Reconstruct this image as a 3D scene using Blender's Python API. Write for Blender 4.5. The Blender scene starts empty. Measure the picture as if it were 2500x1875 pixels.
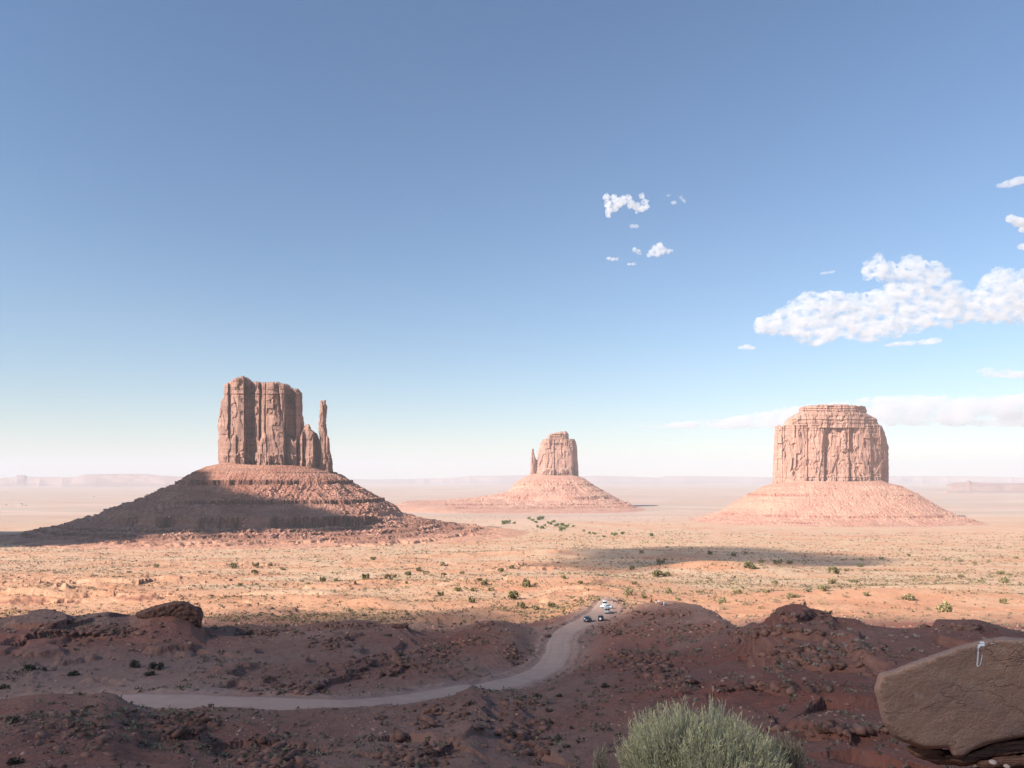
import bpy, math, random
import numpy as np
from mathutils import Vector, Matrix
from mathutils.bvhtree import BVHTree

random.seed(7)
RNG = np.random.default_rng(11)
SC = bpy.context.scene
COL = SC.collection

# ------------------------------------------------------------------ camera maths
F = 2500 * 26 / 36.0
HOR = 1168.0
PITCH = math.atan((HOR - 937.5) / F)
CP, SP = math.cos(PITCH), math.sin(PITCH)


def P(px, row, Y):
    """world point at depth Y seen at photo position px,row"""
    u = (np.asarray(px, float) - 1250) / F
    v = (937.5 - np.asarray(row, float)) / F
    d = CP - v * SP
    return np.stack(np.broadcast_arrays(u / d * Y, Y + 0 * u, (SP + v * CP) / d * Y), -1)


def slope(row):
    v = (937.5 - np.asarray(row, float)) / F
    return (SP + v * CP) / (CP - v * SP)


SUN_AZ = math.radians(56)      # to the left of straight behind the camera
SUN_EL = math.radians(31)
SUN_DIR = np.array([-math.sin(SUN_AZ) * math.cos(SUN_EL), -math.cos(SUN_AZ) * math.cos(SUN_EL), math.sin(SUN_EL)])

# ------------------------------------------------------------------ noise


def _h(ix, iy, iz, seed):
    h = (ix.astype(np.uint32) * np.uint32(374761393) + iy.astype(np.uint32) * np.uint32(668265263)
         + iz.astype(np.uint32) * np.uint32(2147483647 - 5) * np.uint32(3) + np.uint32(seed * 974711 + 12345))
    h = (h ^ (h >> np.uint32(13))) * np.uint32(1274126177)
    h = (h ^ (h >> np.uint32(15))) * np.uint32(2246822519)
    h ^= h >> np.uint32(13)
    return h.astype(np.float32) / np.float32(4294967295.0)


def vn2(x, y, seed=0):
    x = np.asarray(x, np.float64); y = np.asarray(y, np.float64)
    fx = np.floor(x); fy = np.floor(y)
    tx = (x - fx).astype(np.float32); ty = (y - fy).astype(np.float32)
    ix = fx.astype(np.int64); iy = fy.astype(np.int64); z0 = np.zeros_like(ix)
    tx = tx * tx * tx * (tx * (tx * 6 - 15) + 10); ty = ty * ty * ty * (ty * (ty * 6 - 15) + 10)
    a = _h(ix, iy, z0, seed); b = _h(ix + 1, iy, z0, seed); c = _h(ix, iy + 1, z0, seed); d = _h(ix + 1, iy + 1, z0, seed)
    return ((a + (b - a) * tx) * (1 - ty) + (c + (d - c) * tx) * ty) * 2 - 1


def vn3(x, y, z, seed=0):
    fx = np.floor(x); fy = np.floor(y); fz = np.floor(z)
    tx = (x - fx); ty = (y - fy); tz = (z - fz)
    ix = fx.astype(np.int64); iy = fy.astype(np.int64); iz = fz.astype(np.int64)
    tx = tx * tx * (3 - 2 * tx); ty = ty * ty * (3 - 2 * ty); tz = tz * tz * (3 - 2 * tz)
    r = 0
    for dz in (0, 1):
        wz = tz if dz else 1 - tz
        for dy in (0, 1):
            wy = ty if dy else 1 - ty
            a = _h(ix, iy + dy, iz + dz, seed); b = _h(ix + 1, iy + dy, iz + dz, seed)
            r = r + (a + (b - a) * tx) * wy * wz
    return r * 2 - 1


def fbm2(x, y, oct=4, seed=0, gain=.5, lac=2.07):
    r = 0; a = 1.0; s = 0; x, y = x * .8829 + y * .4695, y * .8829 - x * .4695
    for i in range(oct):
        r = r + a * vn2(x, y, seed + i * 17); s += a
        x, y = (x * .7986 - y * .6018) * lac + 13.7, (x * .6018 + y * .7986) * lac - 7.3; a *= gain
    return r / s


def fbm3(x, y, z, oct=4, seed=0, gain=.5):
    r = 0; a = 1.0; s = 0
    for i in range(oct):
        r = r + a * vn3(x, y, z, seed + i * 17); s += a
        x = x * 2.07 + 3.1; y = y * 2.07 - 1.3; z = z * 2.07 + .7; a *= gain
    return r / s


def ridge2(x, y, oct=4, seed=0, gain=.55):
    r = 0; a = 1.0; s = 0
    for i in range(oct):
        r = r + a * (1 - np.abs(vn2(x, y, seed + i * 31)) * 2); s += a
        x = x * 2.1 + 5.2; y = y * 2.1 + 1.7; a *= gain
    return r / s


def ss(a, b, x):
    t = np.clip((x - a) / (b - a), 0, 1)
    return t * t * (3 - 2 * t)


# ------------------------------------------------------------------ object helpers
def mesh_np(name, V, Fq, mats=(), smooth=False, parent=None, attrs=None, world=True):
    """V (n,3); Fq (m,3|4) or list of such arrays"""
    me = bpy.data.meshes.new(name)
    if parent is not None and parent.type == 'EMPTY' and tuple(parent.rotation_euler) == (0, 0, 0) and world:
        V = np.asarray(V, float) - np.array(parent.location)
    V = np.ascontiguousarray(V, np.float32)
    if not isinstance(Fq, (list, tuple)):
        Fq = [Fq]
    Fq = [np.ascontiguousarray(f, np.int32) for f in Fq if len(f)]
    me.vertices.add(len(V)); me.vertices.foreach_set("co", V.ravel())
    nl = sum(f.size for f in Fq); nf = sum(len(f) for f in Fq)
    me.loops.add(nl); me.loops.foreach_set("vertex_index", np.concatenate([f.ravel() for f in Fq]))
    me.polygons.add(nf)
    tot = np.concatenate([np.full(len(f), f.shape[1], np.int32) for f in Fq])
    st = np.concatenate([[0], np.cumsum(tot)[:-1]]).astype(np.int32)
    me.polygons.foreach_set("loop_start", st)
    me.polygons.foreach_set("loop_total", tot)
    if smooth:
        me.polygons.foreach_set("use_smooth", np.ones(nf, bool))
    for m in (mats if isinstance(mats, (list, tuple)) else [mats]):
        me.materials.append(m)
    if attrs:
        for k, v in attrs.items():
            at = me.attributes.new(k, 'FLOAT', 'POINT'); at.data.foreach_set('value', np.ascontiguousarray(v, np.float32).ravel())
    me.update(); me.validate()
    o = bpy.data.objects.new(name, me); COL.objects.link(o)
    if parent is not None:
        o.parent = parent
    return o


def tag(o, label=None, cat=None, group=None, kind=None):
    if label: o['label'] = label
    if cat: o['category'] = cat
    if group: o['group'] = group
    if kind: o['kind'] = kind
    return o


def empty(name, loc=(0, 0, 0), rz=0):
    o = bpy.data.objects.new(name, None); COL.objects.link(o)
    o.location = loc; o.rotation_euler = (0, 0, rz); o.empty_display_size = .3
    return o


def grid_faces(nr, nc, off=0, wrap=False, flip=False):
    r = np.arange(nr - 1)[:, None]; c = np.arange(nc if wrap else nc - 1)[None, :]
    c2 = (c + 1) % nc
    f = np.stack([r * nc + c, r * nc + c2, (r + 1) * nc + c2, (r + 1) * nc + c], -1).reshape(-1, 4) + off
    return f[:, ::-1] if flip else f


def eval_copy(o):
    dg = bpy.context.evaluated_depsgraph_get(); me = bpy.data.meshes.new_from_object(o.evaluated_get(dg)); return me


def recenter(o, loc):
    """move the object's origin without moving its mesh"""
    me = o.data
    co = np.empty(len(me.vertices) * 3, np.float32); me.vertices.foreach_get('co', co)
    co = co.reshape(-1, 3) - np.array(loc, np.float32); me.vertices.foreach_set('co', co.ravel())
    o.location = loc; me.update()


# ------------------------------------------------------------------ materials
def newmat(name):
    m = bpy.data.materials.new(name); m.use_nodes = True
    nt = m.node_tree; b = nt.nodes['Principled BSDF']; b.inputs['Roughness'].default_value = .92
    b.inputs['Specular IOR Level'].default_value = .15
    return m, nt, b


class NB:
    def __init__(s, nt): s.nt = nt
    def n(s, t, **kw):
        nd = s.nt.nodes.new(t)
        for k, v in kw.items(): setattr(nd, k, v)
        return nd
    def l(s, a, b): s.nt.links.new(a, b)
    def put(s, sock, v):
        if hasattr(v, 'links') or isinstance(v, bpy.types.NodeSocket): s.l(v, sock)
        else:
            if isinstance(v, tuple) and len(v) == 3 and sock.type == 'RGBA': v = (*v, 1)
            sock.default_value = v
    def pos(s):
        return s.n('ShaderNodeNewGeometry').outputs['Position']
    def mapv(s, vec, scale=(1, 1, 1), loc=(0, 0, 0)):
        m = s.n('ShaderNodeMapping'); s.l(vec, m.inputs[0]); m.inputs['Scale'].default_value = scale; m.inputs['Location'].default_value = loc
        return m.outputs[0]
    def noise(s, vec, scale=1, detail=4, rough=.55, dist=0):
        t = s.n('ShaderNodeTexNoise'); s.l(vec, t.inputs['Vector']); t.inputs['Scale'].default_value = scale
        t.inputs['Detail'].default_value = detail; t.inputs['Roughness'].default_value = rough; t.inputs['Distortion'].default_value = dist
        return t.outputs[0]
    def ramp(s, f, stops):
        r = s.n('ShaderNodeValToRGB'); s.put(r.inputs[0], f)
        e = r.color_ramp.elements
        while len(e) < len(stops): e.new(.5)
        for i, (p, c) in enumerate(stops):
            e[i].position = p; e[i].color = (*c, 1) if isinstance(c, tuple) else (c, c, c, 1)
        return r.outputs[0]
    def rng(s, f, a, b, c=0., d=1.):
        r = s.n('ShaderNodeMapRange'); s.put(r.inputs[0], f)
        for i, v in enumerate((a, b, c, d)): r.inputs[i + 1].default_value = v
        return r.outputs[0]
    def mix(s, f, a, b, mode='MIX'):
        m = s.n('ShaderNodeMix', data_type='RGBA', blend_type=mode); s.put(m.inputs[0], f); s.put(m.inputs[6], a); s.put(m.inputs[7], b)
        return m.outputs[2]
    def math(s, op, a, b=0.):
        m = s.n('ShaderNodeMath', operation=op); s.put(m.inputs[0], a); s.put(m.inputs[1], b); return m.outputs[0]
    def attr(s, name):
        return s.n('ShaderNodeAttribute', attribute_name=name).outputs['Fac']
    def bump(s, h, dist, strength=1.):
        b = s.n('ShaderNodeBump'); s.put(b.inputs['Height'], h); b.inputs['Distance'].default_value = dist; b.inputs['Strength'].default_value = strength
        return b.outputs[0]


def ground_material():
    m, nt, b = newmat('desert_ground'); N = NB(nt); p = N.pos()
    big = N.noise(N.mapv(p, (.0022, .0022, .0022)), 1, 5, .6)
    med = N.noise(N.mapv(p, (.03, .03, .03)), 1, 5, .6)
    fine = N.noise(N.mapv(p, (.45, .45, .45)), 1, 5, .65)
    vfine = N.noise(N.mapv(p, (3.1, 3.1, 3.1)), 1, 4, .7)
    strip = N.noise(N.mapv(p, (.0006, .0028, .0028)), 1, 5, .6, .6)
    # sunlit flats: red sand <-> straw grass
    red = N.mix(N.rng(med, .35, .65), (.56, .255, .14), (.62, .33, .195))
    grass = N.mix(N.rng(fine, .3, .7), (.56, .385, .235), (.68, .475, .32))
    gm = N.attr('grass')
    gmask = N.math('MULTIPLY', gm, N.rng(N.math('ADD', fine, N.math('MULTIPLY', med, .8)), .72, 1.02))
    col = N.mix(gmask, red, grass)
    # dark soil crust and scrub litter
    col = N.mix(N.math('MULTIPLY', N.rng(fine, .52, .72), .42), col, (.30, .19, .125))
    # far plains: grey green and pink bands
    farc = N.ramp(strip, [(.30, (.58, .355, .28)), (.42, (.52, .385, .30)), (.50, (.45, .36, .285)), (.56, (.62, .43, .34)), (.62, (.52, .385, .31)), (.75, (.62, .385, .32))])
    farc = N.mix(N.math('MULTIPLY', N.rng(big, .4, .6), .35), farc, (.47, .26, .19))
    col = N.mix(N.attr('far'), col, farc)
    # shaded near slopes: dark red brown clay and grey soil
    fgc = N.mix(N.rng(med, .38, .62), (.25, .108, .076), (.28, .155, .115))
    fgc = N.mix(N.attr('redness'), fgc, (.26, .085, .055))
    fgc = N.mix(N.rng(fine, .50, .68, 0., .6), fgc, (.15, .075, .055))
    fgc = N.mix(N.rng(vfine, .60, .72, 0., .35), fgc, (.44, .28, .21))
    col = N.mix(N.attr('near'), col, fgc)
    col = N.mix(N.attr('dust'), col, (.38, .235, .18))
    # exposed rock on steep faces
    col = N.mix(N.attr('steep'), col, N.mix(N.rng(fine, .35, .65), (.17, .075, .052), (.30, .14, .10)))
    col = N.mix(N.rng(vfine, .3, .7, 0., .16), col, (.18, .10, .075))
    N.l(col, b.inputs['Base Color'])
    h = N.math('ADD', N.math('MULTIPLY', fine, 1.0), N.math('MULTIPLY', vfine, .25))
    N.l(N.bump(h, .8, .8), b.inputs['Normal'])
    return m


def cliff_material(name, lo, hi, band, streak=(.20, .105, .08), sc=1.0):
    m, nt, b = newmat(name); N = NB(nt); p = N.pos()
    vert = N.noise(N.mapv(p, (.10 * sc, .10 * sc, .009 * sc)), 1, 6, .62, .3)
    lay = N.noise(N.mapv(p, (.006 * sc, .006 * sc, .16 * sc)), 1, 5, .6, .4)
    blot = N.noise(N.mapv(p, (.03 * sc, .03 * sc, .022 * sc)), 1, 6, .6)
    fine = N.noise(N.mapv(p, (.5 * sc, .5 * sc, .25 * sc)), 1, 4, .65)
    col = N.mix(N.rng(blot, .34, .64), lo, hi)
    col = N.mix(N.rng(lay, .44, .60, 0., .40), col, band)
    col = N.mix(N.rng(vert, .48, .68, 0., .55), col, streak)
    col = N.mix(N.rng(fine, .55, .75, 0., .30), col, streak)
    N.l(col, b.inputs['Base Color'])
    h = N.math('ADD', N.math('MULTIPLY', vert, .5), N.math('ADD', N.math('MULTIPLY', fine, .35), N.math('MULTIPLY', blot, .8)))
    N.l(N.bump(h, 5.0 / sc, .9), b.inputs['Normal'])
    return m


def talus_material(name, lo, hi, dark, sand):
    m, nt, b = newmat(name); N = NB(nt); p = N.pos()
    blot = N.noise(N.mapv(p, (.012, .012, .02)), 1, 6, .62, .3)
    lay = N.noise(N.mapv(p, (.004, .004, .12)), 1, 5, .6, .3)
    fine = N.noise(N.mapv(p, (.22, .22, .22)), 1, 5, .7)
    vor = N.n('ShaderNodeTexVoronoi'); N.l(N.mapv(p, (.16, .16, .16)), vor.inputs['Vector']); vor.inputs['Scale'].default_value = 1
    col = N.mix(N.rng(blot, .36, .62), lo, hi)
    col = N.mix(N.rng(lay, .50, .62, 0., .28), col, dark)
    col = N.mix(N.attr('steep'), col, dark)
    col = N.mix(N.rng(fine, .54, .72, 0., .42), col, dark)
    col = N.mix(N.rng(fine, .44, .26, 0., .42), col, sand)
    col = N.mix(N.attr('skirt'), col, N.mix(N.rng(fine, .42, .7), (.54, .265, .165), sand))
    N.l(col, b.inputs['Base Color'])
    h = N.math('ADD', N.math('MULTIPLY', fine, 1.4), N.math('MULTIPLY', N.math('SUBTRACT', 1., vor.outputs[0]), 1.0))
    N.l(N.bump(N.math('MULTIPLY', h, N.rng(N.attr('skirt'), 0., 1., 1., .3)), 3.0, .9), b.inputs['Normal'])
    return m


def simple_mat(name, col, rough=.9, var=.25, sc=3., obj=False, spec=.15, metal=0.):
    m, nt, b = newmat(name); N = NB(nt)
    p = N.n('ShaderNodeTexCoord').outputs['Object'] if obj else N.pos()
    f = N.noise(N.mapv(p, (sc, sc, sc)), 1, 4, .6)
    d = tuple(c * (1 - var) for c in col); u = tuple(min(1, c * (1 + var)) for c in col)
    N.l(N.mix(N.rng(f, .3, .7), d, u), b.inputs['Base Color'])
    b.inputs['Roughness'].default_value = rough; b.inputs['Specular IOR Level'].default_value = spec; b.inputs['Metallic'].default_value = metal
    return m


def leaf_mat(name, cols, obvar=True):
    m, nt, b = newmat(name); N = NB(nt); p = N.pos()
    f = N.noise(N.mapv(p, (1.7, 1.7, 1.7)), 1, 3, .6)
    col = N.mix(N.rng(f, .35, .65), cols[0], cols[1])
    if obvar:
        oi = N.n('ShaderNodeObjectInfo'); col = N.mix(N.rng(oi.outputs['Random'], 0, 1, 0., .6), col, cols[2])
    N.l(col, b.inputs['Base Color'])
    return m
HAZE_DENS = 4.4e-5
SKY_AIR, SKY_DUST, SKY_OZ, SKY_STR = 1.5, .0, 5.5, .070
SUN_STR, EXPO, VB = 5.0, 1.02, 3
# ------------------------------------------------------------------ terrain: feature lines, near to far, as (px, row, depth)
def line(*pts):
    pts = sorted(pts)
    w = P([p[0] for p in pts], [p[1] for p in pts], np.array([p[2] for p in pts], float))
    return w[:, 0] / w[:, 1], w[:, 1], w[:, 2]


def flat(Y, z):
    return np.array([-1.3, 1.3]), np.array([Y, Y], float), np.array([z, z], float)


CREST = [(0, 1514, 190), (60, 1500, 193), (108, 1484, 195), (152, 1492, 195), (177, 1500, 197), (260, 1492, 200), (316, 1500, 200), (370, 1488, 195), (430, 1486, 195), (470, 1496, 197),
         (497, 1534, 200), (600, 1524, 215), (700, 1530, 220), (777, 1520, 222), (885, 1516, 225), (985, 1528, 228), (1017, 1542, 230), (1081, 1545, 235), (1138, 1526, 240),
         (1185, 1512, 245), (1233, 1512, 248), (1300, 1527, 250), (1377, 1506, 270), (1400, 1490, 290), (1447, 1471, 310), (1548, 1475, 285), (1602, 1470, 280),
         (1643, 1470, 275), (1694, 1477, 265), (1750, 1495, 250), (1801, 1534, 215), (1849, 1524, 150), (1894, 1503, 133), (1900, 1493, 132), (1939, 1485, 130), (2002, 1497, 130),
         (2034, 1513, 128), (2094, 1516, 127), (2110, 1526, 126), (2167, 1532, 125), (2275, 1534, 124), (2284, 1518, 120), (2385, 1521, 118), (2477, 1548, 115), (2500, 1550, 115), (2700, 1560, 112)]
LINES = [
    flat(-25, -1.7), flat(1.5, -1.75),
    line((0, 2060, 5), (1600, 2060, 5), (1900, 1960, 5), (2100, 1890, 5.2), (2300, 1858, 5.4), (2500, 1840, 5.8), (2700, 1825, 6)),
    line((0, 2120, 9), (2500, 2100, 9)),
    line((0, 2040, 22), (2500, 2040, 22)),
    line((0, 1945, 42), (700, 1930, 44), (1500, 1930, 44), (2500, 1900, 42)),
    line((0, 1709, 72), (63, 1700, 72), (127, 1694, 74), (206, 1690, 76), (253, 1681, 76), (285, 1690, 76), (316, 1709, 78), (380, 1728, 80), (450, 1727, 82), (506, 1724, 90),
         (585, 1727, 95), (700, 1736, 98), (821, 1738, 98), (980, 1728, 103), (1090, 1712, 108), (1154, 1683, 112), (1195, 1698, 115), (1300, 1690, 130), (1400, 1680, 128), (1600, 1700, 95), (1900, 1720, 75), (2500, 1720, 66)),
    line((0, 1735, 92), (316, 1738, 96), (450, 1738, 98), (600, 1740, 103), (821, 1736, 106), (1000, 1716, 112), (1154, 1694, 124), (1250, 1680, 138), (1350, 1640, 152), (1450, 1610, 165), (1600, 1640, 130), (1900, 1675, 90), (2500, 1680, 78)),
    line((0, 1716, 122), (200, 1714, 123), (316, 1706, 122), (450, 1712, 119), (600, 1716, 117), (821, 1722, 116), (980, 1709, 123), (1138, 1681, 137), (1200, 1673, 143), (1300, 1650, 160), (1380, 1605, 190),
         (1450, 1568, 212), (1500, 1565, 203), (1600, 1580, 178), (1700, 1600, 150), (1900, 1640, 103), (2500, 1640, 88)),
    line((0, 1610, 150), (300, 1610, 155), (600, 1610, 160), (900, 1610, 165), (1100, 1600, 178), (1250, 1580, 192), (1380, 1560, 220), (1450, 1530, 240), (1600, 1520, 225),
         (1700, 1550, 190), (1800, 1572, 150), (1850, 1570, 122), (1900, 1570, 116), (2200, 1590, 102), (2500, 1600, 97)),
    line(*CREST),
    line((0, 1540, 225), (450, 1535, 228), (500, 1536, 235), (900, 1538, 250), (1000, 1535, 252), (1100, 1538, 262), (1250, 1532, 278), (1380, 1500, 300), (1450, 1464, 340), (1550, 1490, 320),
         (1700, 1505, 305), (1800, 1545, 250), (1850, 1560, 190), (1900, 1560, 175), (2200, 1575, 165), (2500, 1580, 160)),
    line((0, 1500, 330), (500, 1498, 330), (1000, 1500, 340), (1300, 1492, 350), (1400, 1472, 370), (1450, 1455, 385), (1560, 1470, 385), (1700, 1480, 380), (1800, 1500, 330), (1900, 1510, 290), (2500, 1520, 280)),
    line((0, 1438, 560), (1000, 1436, 560), (1400, 1428, 560), (2500, 1440, 540)),
    line((0, 1384, 900), (1400, 1382, 900), (2500, 1386, 880)),
    line((0, 1346, 1300), (1250, 1344, 1300), (2500, 1345, 1300)),
    flat(2300, -148), flat(4000, -156), flat(9000, -166), flat(45000, -182)]

AG = np.linspace(-1.3, 1.3, 1300)
YG = np.concatenate([np.linspace(-25, 5, 40)[:-1], np.geomspace(5, 45000, 1100)])


def pchip(x, y, q):
    h = np.diff(x); d = np.diff(y) / h; m = np.zeros_like(y)
    w1 = 2 * h[1:] + h[:-1]; w2 = h[1:] + 2 * h[:-1]
    with np.errstate(all='ignore'):
        mm = (w1 + w2) / (w1 / d[:-1] + w2 / d[1:])
    m[1:-1] = np.where(d[:-1] * d[1:] > 0, mm, 0); m[0] = d[0]; m[-1] = d[-1]
    i = np.clip(np.searchsorted(x, q) - 1, 0, len(h) - 1); t = np.clip((q - x[i]) / h[i], 0, 1)
    t2 = t * t; t3 = t2 * t
    return (2 * t3 - 3 * t2 + 1) * y[i] + (t3 - 2 * t2 + t) * h[i] * m[i] + (-2 * t3 + 3 * t2) * y[i + 1] + (t3 - t2) * h[i] * m[i + 1]


def build_table():
    KY = np.stack([np.interp(AG, l[0], l[1]) for l in LINES], 1)
    KZ = np.stack([np.interp(AG, l[0], l[2]) for l in LINES], 1)
    k = np.array([1, 2, 3, 2, 1.]); k /= k.sum()
    for K in (KY, KZ):
        for j in range(K.shape[1]):
            K[:, j] = np.convolve(np.pad(K[:, j], 2, mode='edge'), k, 'valid')
    T = np.empty((len(AG), len(YG)), np.float64)
    for i in range(len(AG)):
        T[i] = pchip(KY[i], KZ[i], YG)
    return T


TAB = build_table()

ROAD_PTS = [(-250, 1725, 116), (0, 1718, 122), (200, 1715, 123), (330, 1708, 121), (600, 1716, 117), (821, 1722, 116), (980, 1709, 123), (1138, 1683, 137), (1200, 1674, 143), (1290, 1652, 158), (1340, 1626, 176),
            (1362, 1592, 198), (1367, 1562, 220), (1392, 1535, 237), (1437, 1514, 254), (1470, 1492, 276), (1480, 1474, 302), (1482, 1464, 322), (1484, 1459, 338)]
_rp = P([p[0] for p in ROAD_PTS], [p[1] for p in ROAD_PTS], np.array([p[2] for p in ROAD_PTS], float))
ROAD_W = np.array([7.5, 7.5, 7.5, 7.5, 7.5, 7.5, 7.5, 7, 7, 6.8, 6.8, 7.0, 7.0, 7.2, 8.5, 9, 8, 6, 2.5])


def catmull(pts, n):
    pts = np.asarray(pts, float); Pp = np.vstack([2 * pts[0] - pts[1], pts, 2 * pts[-1] - pts[-2]]); out = []
    for i in range(len(pts) - 1):
        t = np.linspace(0, 1, n, endpoint=False)[:, None]; a, b, c, d = Pp[i:i + 4]
        out.append(.5 * ((2 * b) + (-a + c) * t + (2 * a - 5 * b + 4 * c - d) * t ** 2 + (-a + 3 * b - 3 * c + d) * t ** 3))
    return np.vstack(out + [pts[-1:]])


_rw = catmull(np.column_stack([_rp, ROAD_W]), 8)
_z = _rw[:, 2].copy()
for _ in range(12): _z[1:-1] = (_z[:-2] + _z[1:-1] * 2 + _z[2:]) / 4
_rw[:, 2] = _z


def road_near(x, y):
    """distance to road centre, road height and half width there"""
    D = np.full(x.shape, 1e9); Z = np.zeros(x.shape); W = np.full(x.shape, 4.)
    for i in range(len(_rw) - 1):
        a = _rw[i]; b = _rw[i + 1]; ex, ey = b[0] - a[0], b[1] - a[1]
        t = np.clip(((x - a[0]) * ex + (y - a[1]) * ey) / (ex * ex + ey * ey), 0, 1)
        d = np.hypot(x - a[0] - t * ex, y - a[1] - t * ey); m = d < D
        D = np.where(m, d, D); Z = np.where(m, a[2] + t * (b[2] - a[2]), Z); W = np.where(m, (a[3] + t * (b[3] - a[3])) / 2, W)
    return D, Z, W


MOUND = P(1745, 1388, 800.)          # bare sandy rise on the right flat
BUMPS = [  # px,row,Y, radius x, radius y, height: low swells and outcrops of the sunlit flat
    (1745, 1380, 800., 75, 48, 11.), (700, 1478, 410., 55, 20, 5.), (560, 1500, 345., 30, 12, 3.5), (330, 1478, 400., 26, 9, 5.), (110, 1455, 480., 40, 15, 6.),
    (40, 1475, 400., 22, 9, 5.), (230, 1440, 540., 40, 14, 5.), (700, 1450, 470., 30, 10, 5.5), (910, 1482, 395., 14, 7, 3.), (1100, 1520, 300., 22, 7, 3.5), (1330, 1425, 560., 90, 70, 7.),
    (350, 1420, 620., 60, 18, 5.), (2180, 1470, 430., 90, 35, 6.), (2420, 1440, 520., 80, 30, 4.), (1450, 1350, 1180., 200, 60, 9.)]
_bw = [(*P(b[0], b[1], b[2]), *b[3:]) for b in BUMPS]


LEDGE_PX = [([(1600, 1652), (1650, 1665), (1700, 1686), (1722, 1700)], 1.1), ([(1700, 1532), (1780, 1545), (1850, 1560), (1912, 1563)], 1.0), ([(1800, 1683), (1850, 1674), (1900, 1672), (1935, 1684), (1960, 1700), (2010, 1708), (2070, 1712), (2150, 1716)], 1.5),
            ([(1865, 1752), (1900, 1770), (1960, 1780), (2000, 1788)], 1.2), ([(1985, 1780), (2040, 1815), (2100, 1838), (2150, 1850), (2200, 1862)], 1.2), ([(1940, 1608), (1980, 1628), (2040, 1632), (2100, 1635), (2165, 1640)], 1.1),
            ([(755, 1690), (800, 1672), (850, 1655), (900, 1626)], 1.3), ([(70, 1555), (120, 1547), (200, 1550), (262, 1556)], 1.6), ([(150, 1520), (230, 1508), (285, 1500)], 1.3), ([(955, 1650), (985, 1630), (960, 1600)], 1.2),
            ([(1120, 1800), (1200, 1790), (1290, 1812), (1340, 1840)], 1.2), ([(600, 1812), (680, 1800), (760, 1822)], 1.3), ([(1480, 1590), (1540, 1600), (1600, 1612), (1680, 1606)], 1.0), ([(380, 1600), (480, 1592), (560, 1602)], 1.0), ([(960, 1800), (1010, 1790), (1080, 1800)], 1.1)]
LEDGES_W = []


def ledges(x, y, z):
    for pts, h, x0, x1, y0, y1 in LEDGES_W:
        m = (x > x0 - 14) & (x < x1 + 14) & (y > y0 - 14) & (y < y1 + 14)
        if not m.any(): continue
        xx, yy = x[m], y[m]; D = np.full(xx.shape, 1e9); S = np.zeros(xx.shape); wob = 1.6 * fbm2(xx / 4.6, yy / 4.6, 2, 19)
        for (ax, ay), (bx, by) in zip(pts[:-1], pts[1:]):
            ex, ey = bx - ax, by - ay; L = ex * ex + ey * ey; t = np.clip(((xx - ax) * ex + (yy - ay) * ey) / L, 0, 1); dx = xx - ax - t * ex; dy = yy - ay - t * ey; d = np.hypot(dx, dy); k = d < D
            s = np.sign(ex * dy - ey * dx) * (1 if ex > 0 else -1); D = np.where(k, d, D); S = np.where(k, s, S)
        sd = -D * S + wob; dz = -.40 * h * ss(-.35, .35, sd) * np.exp(-np.maximum(sd, 0) / 4.5) + .22 * h * ss(.25, -.25, sd) * np.exp(np.minimum(sd, 0) / 6.); dz = dz * (1 - ss(6, 13, D)) * (.45 + .9 * ss(-.4, .3, vn2(xx / 5, yy / 5, 29)))
        z = z.copy(); z[m] = z[m] + dz
    return z


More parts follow.
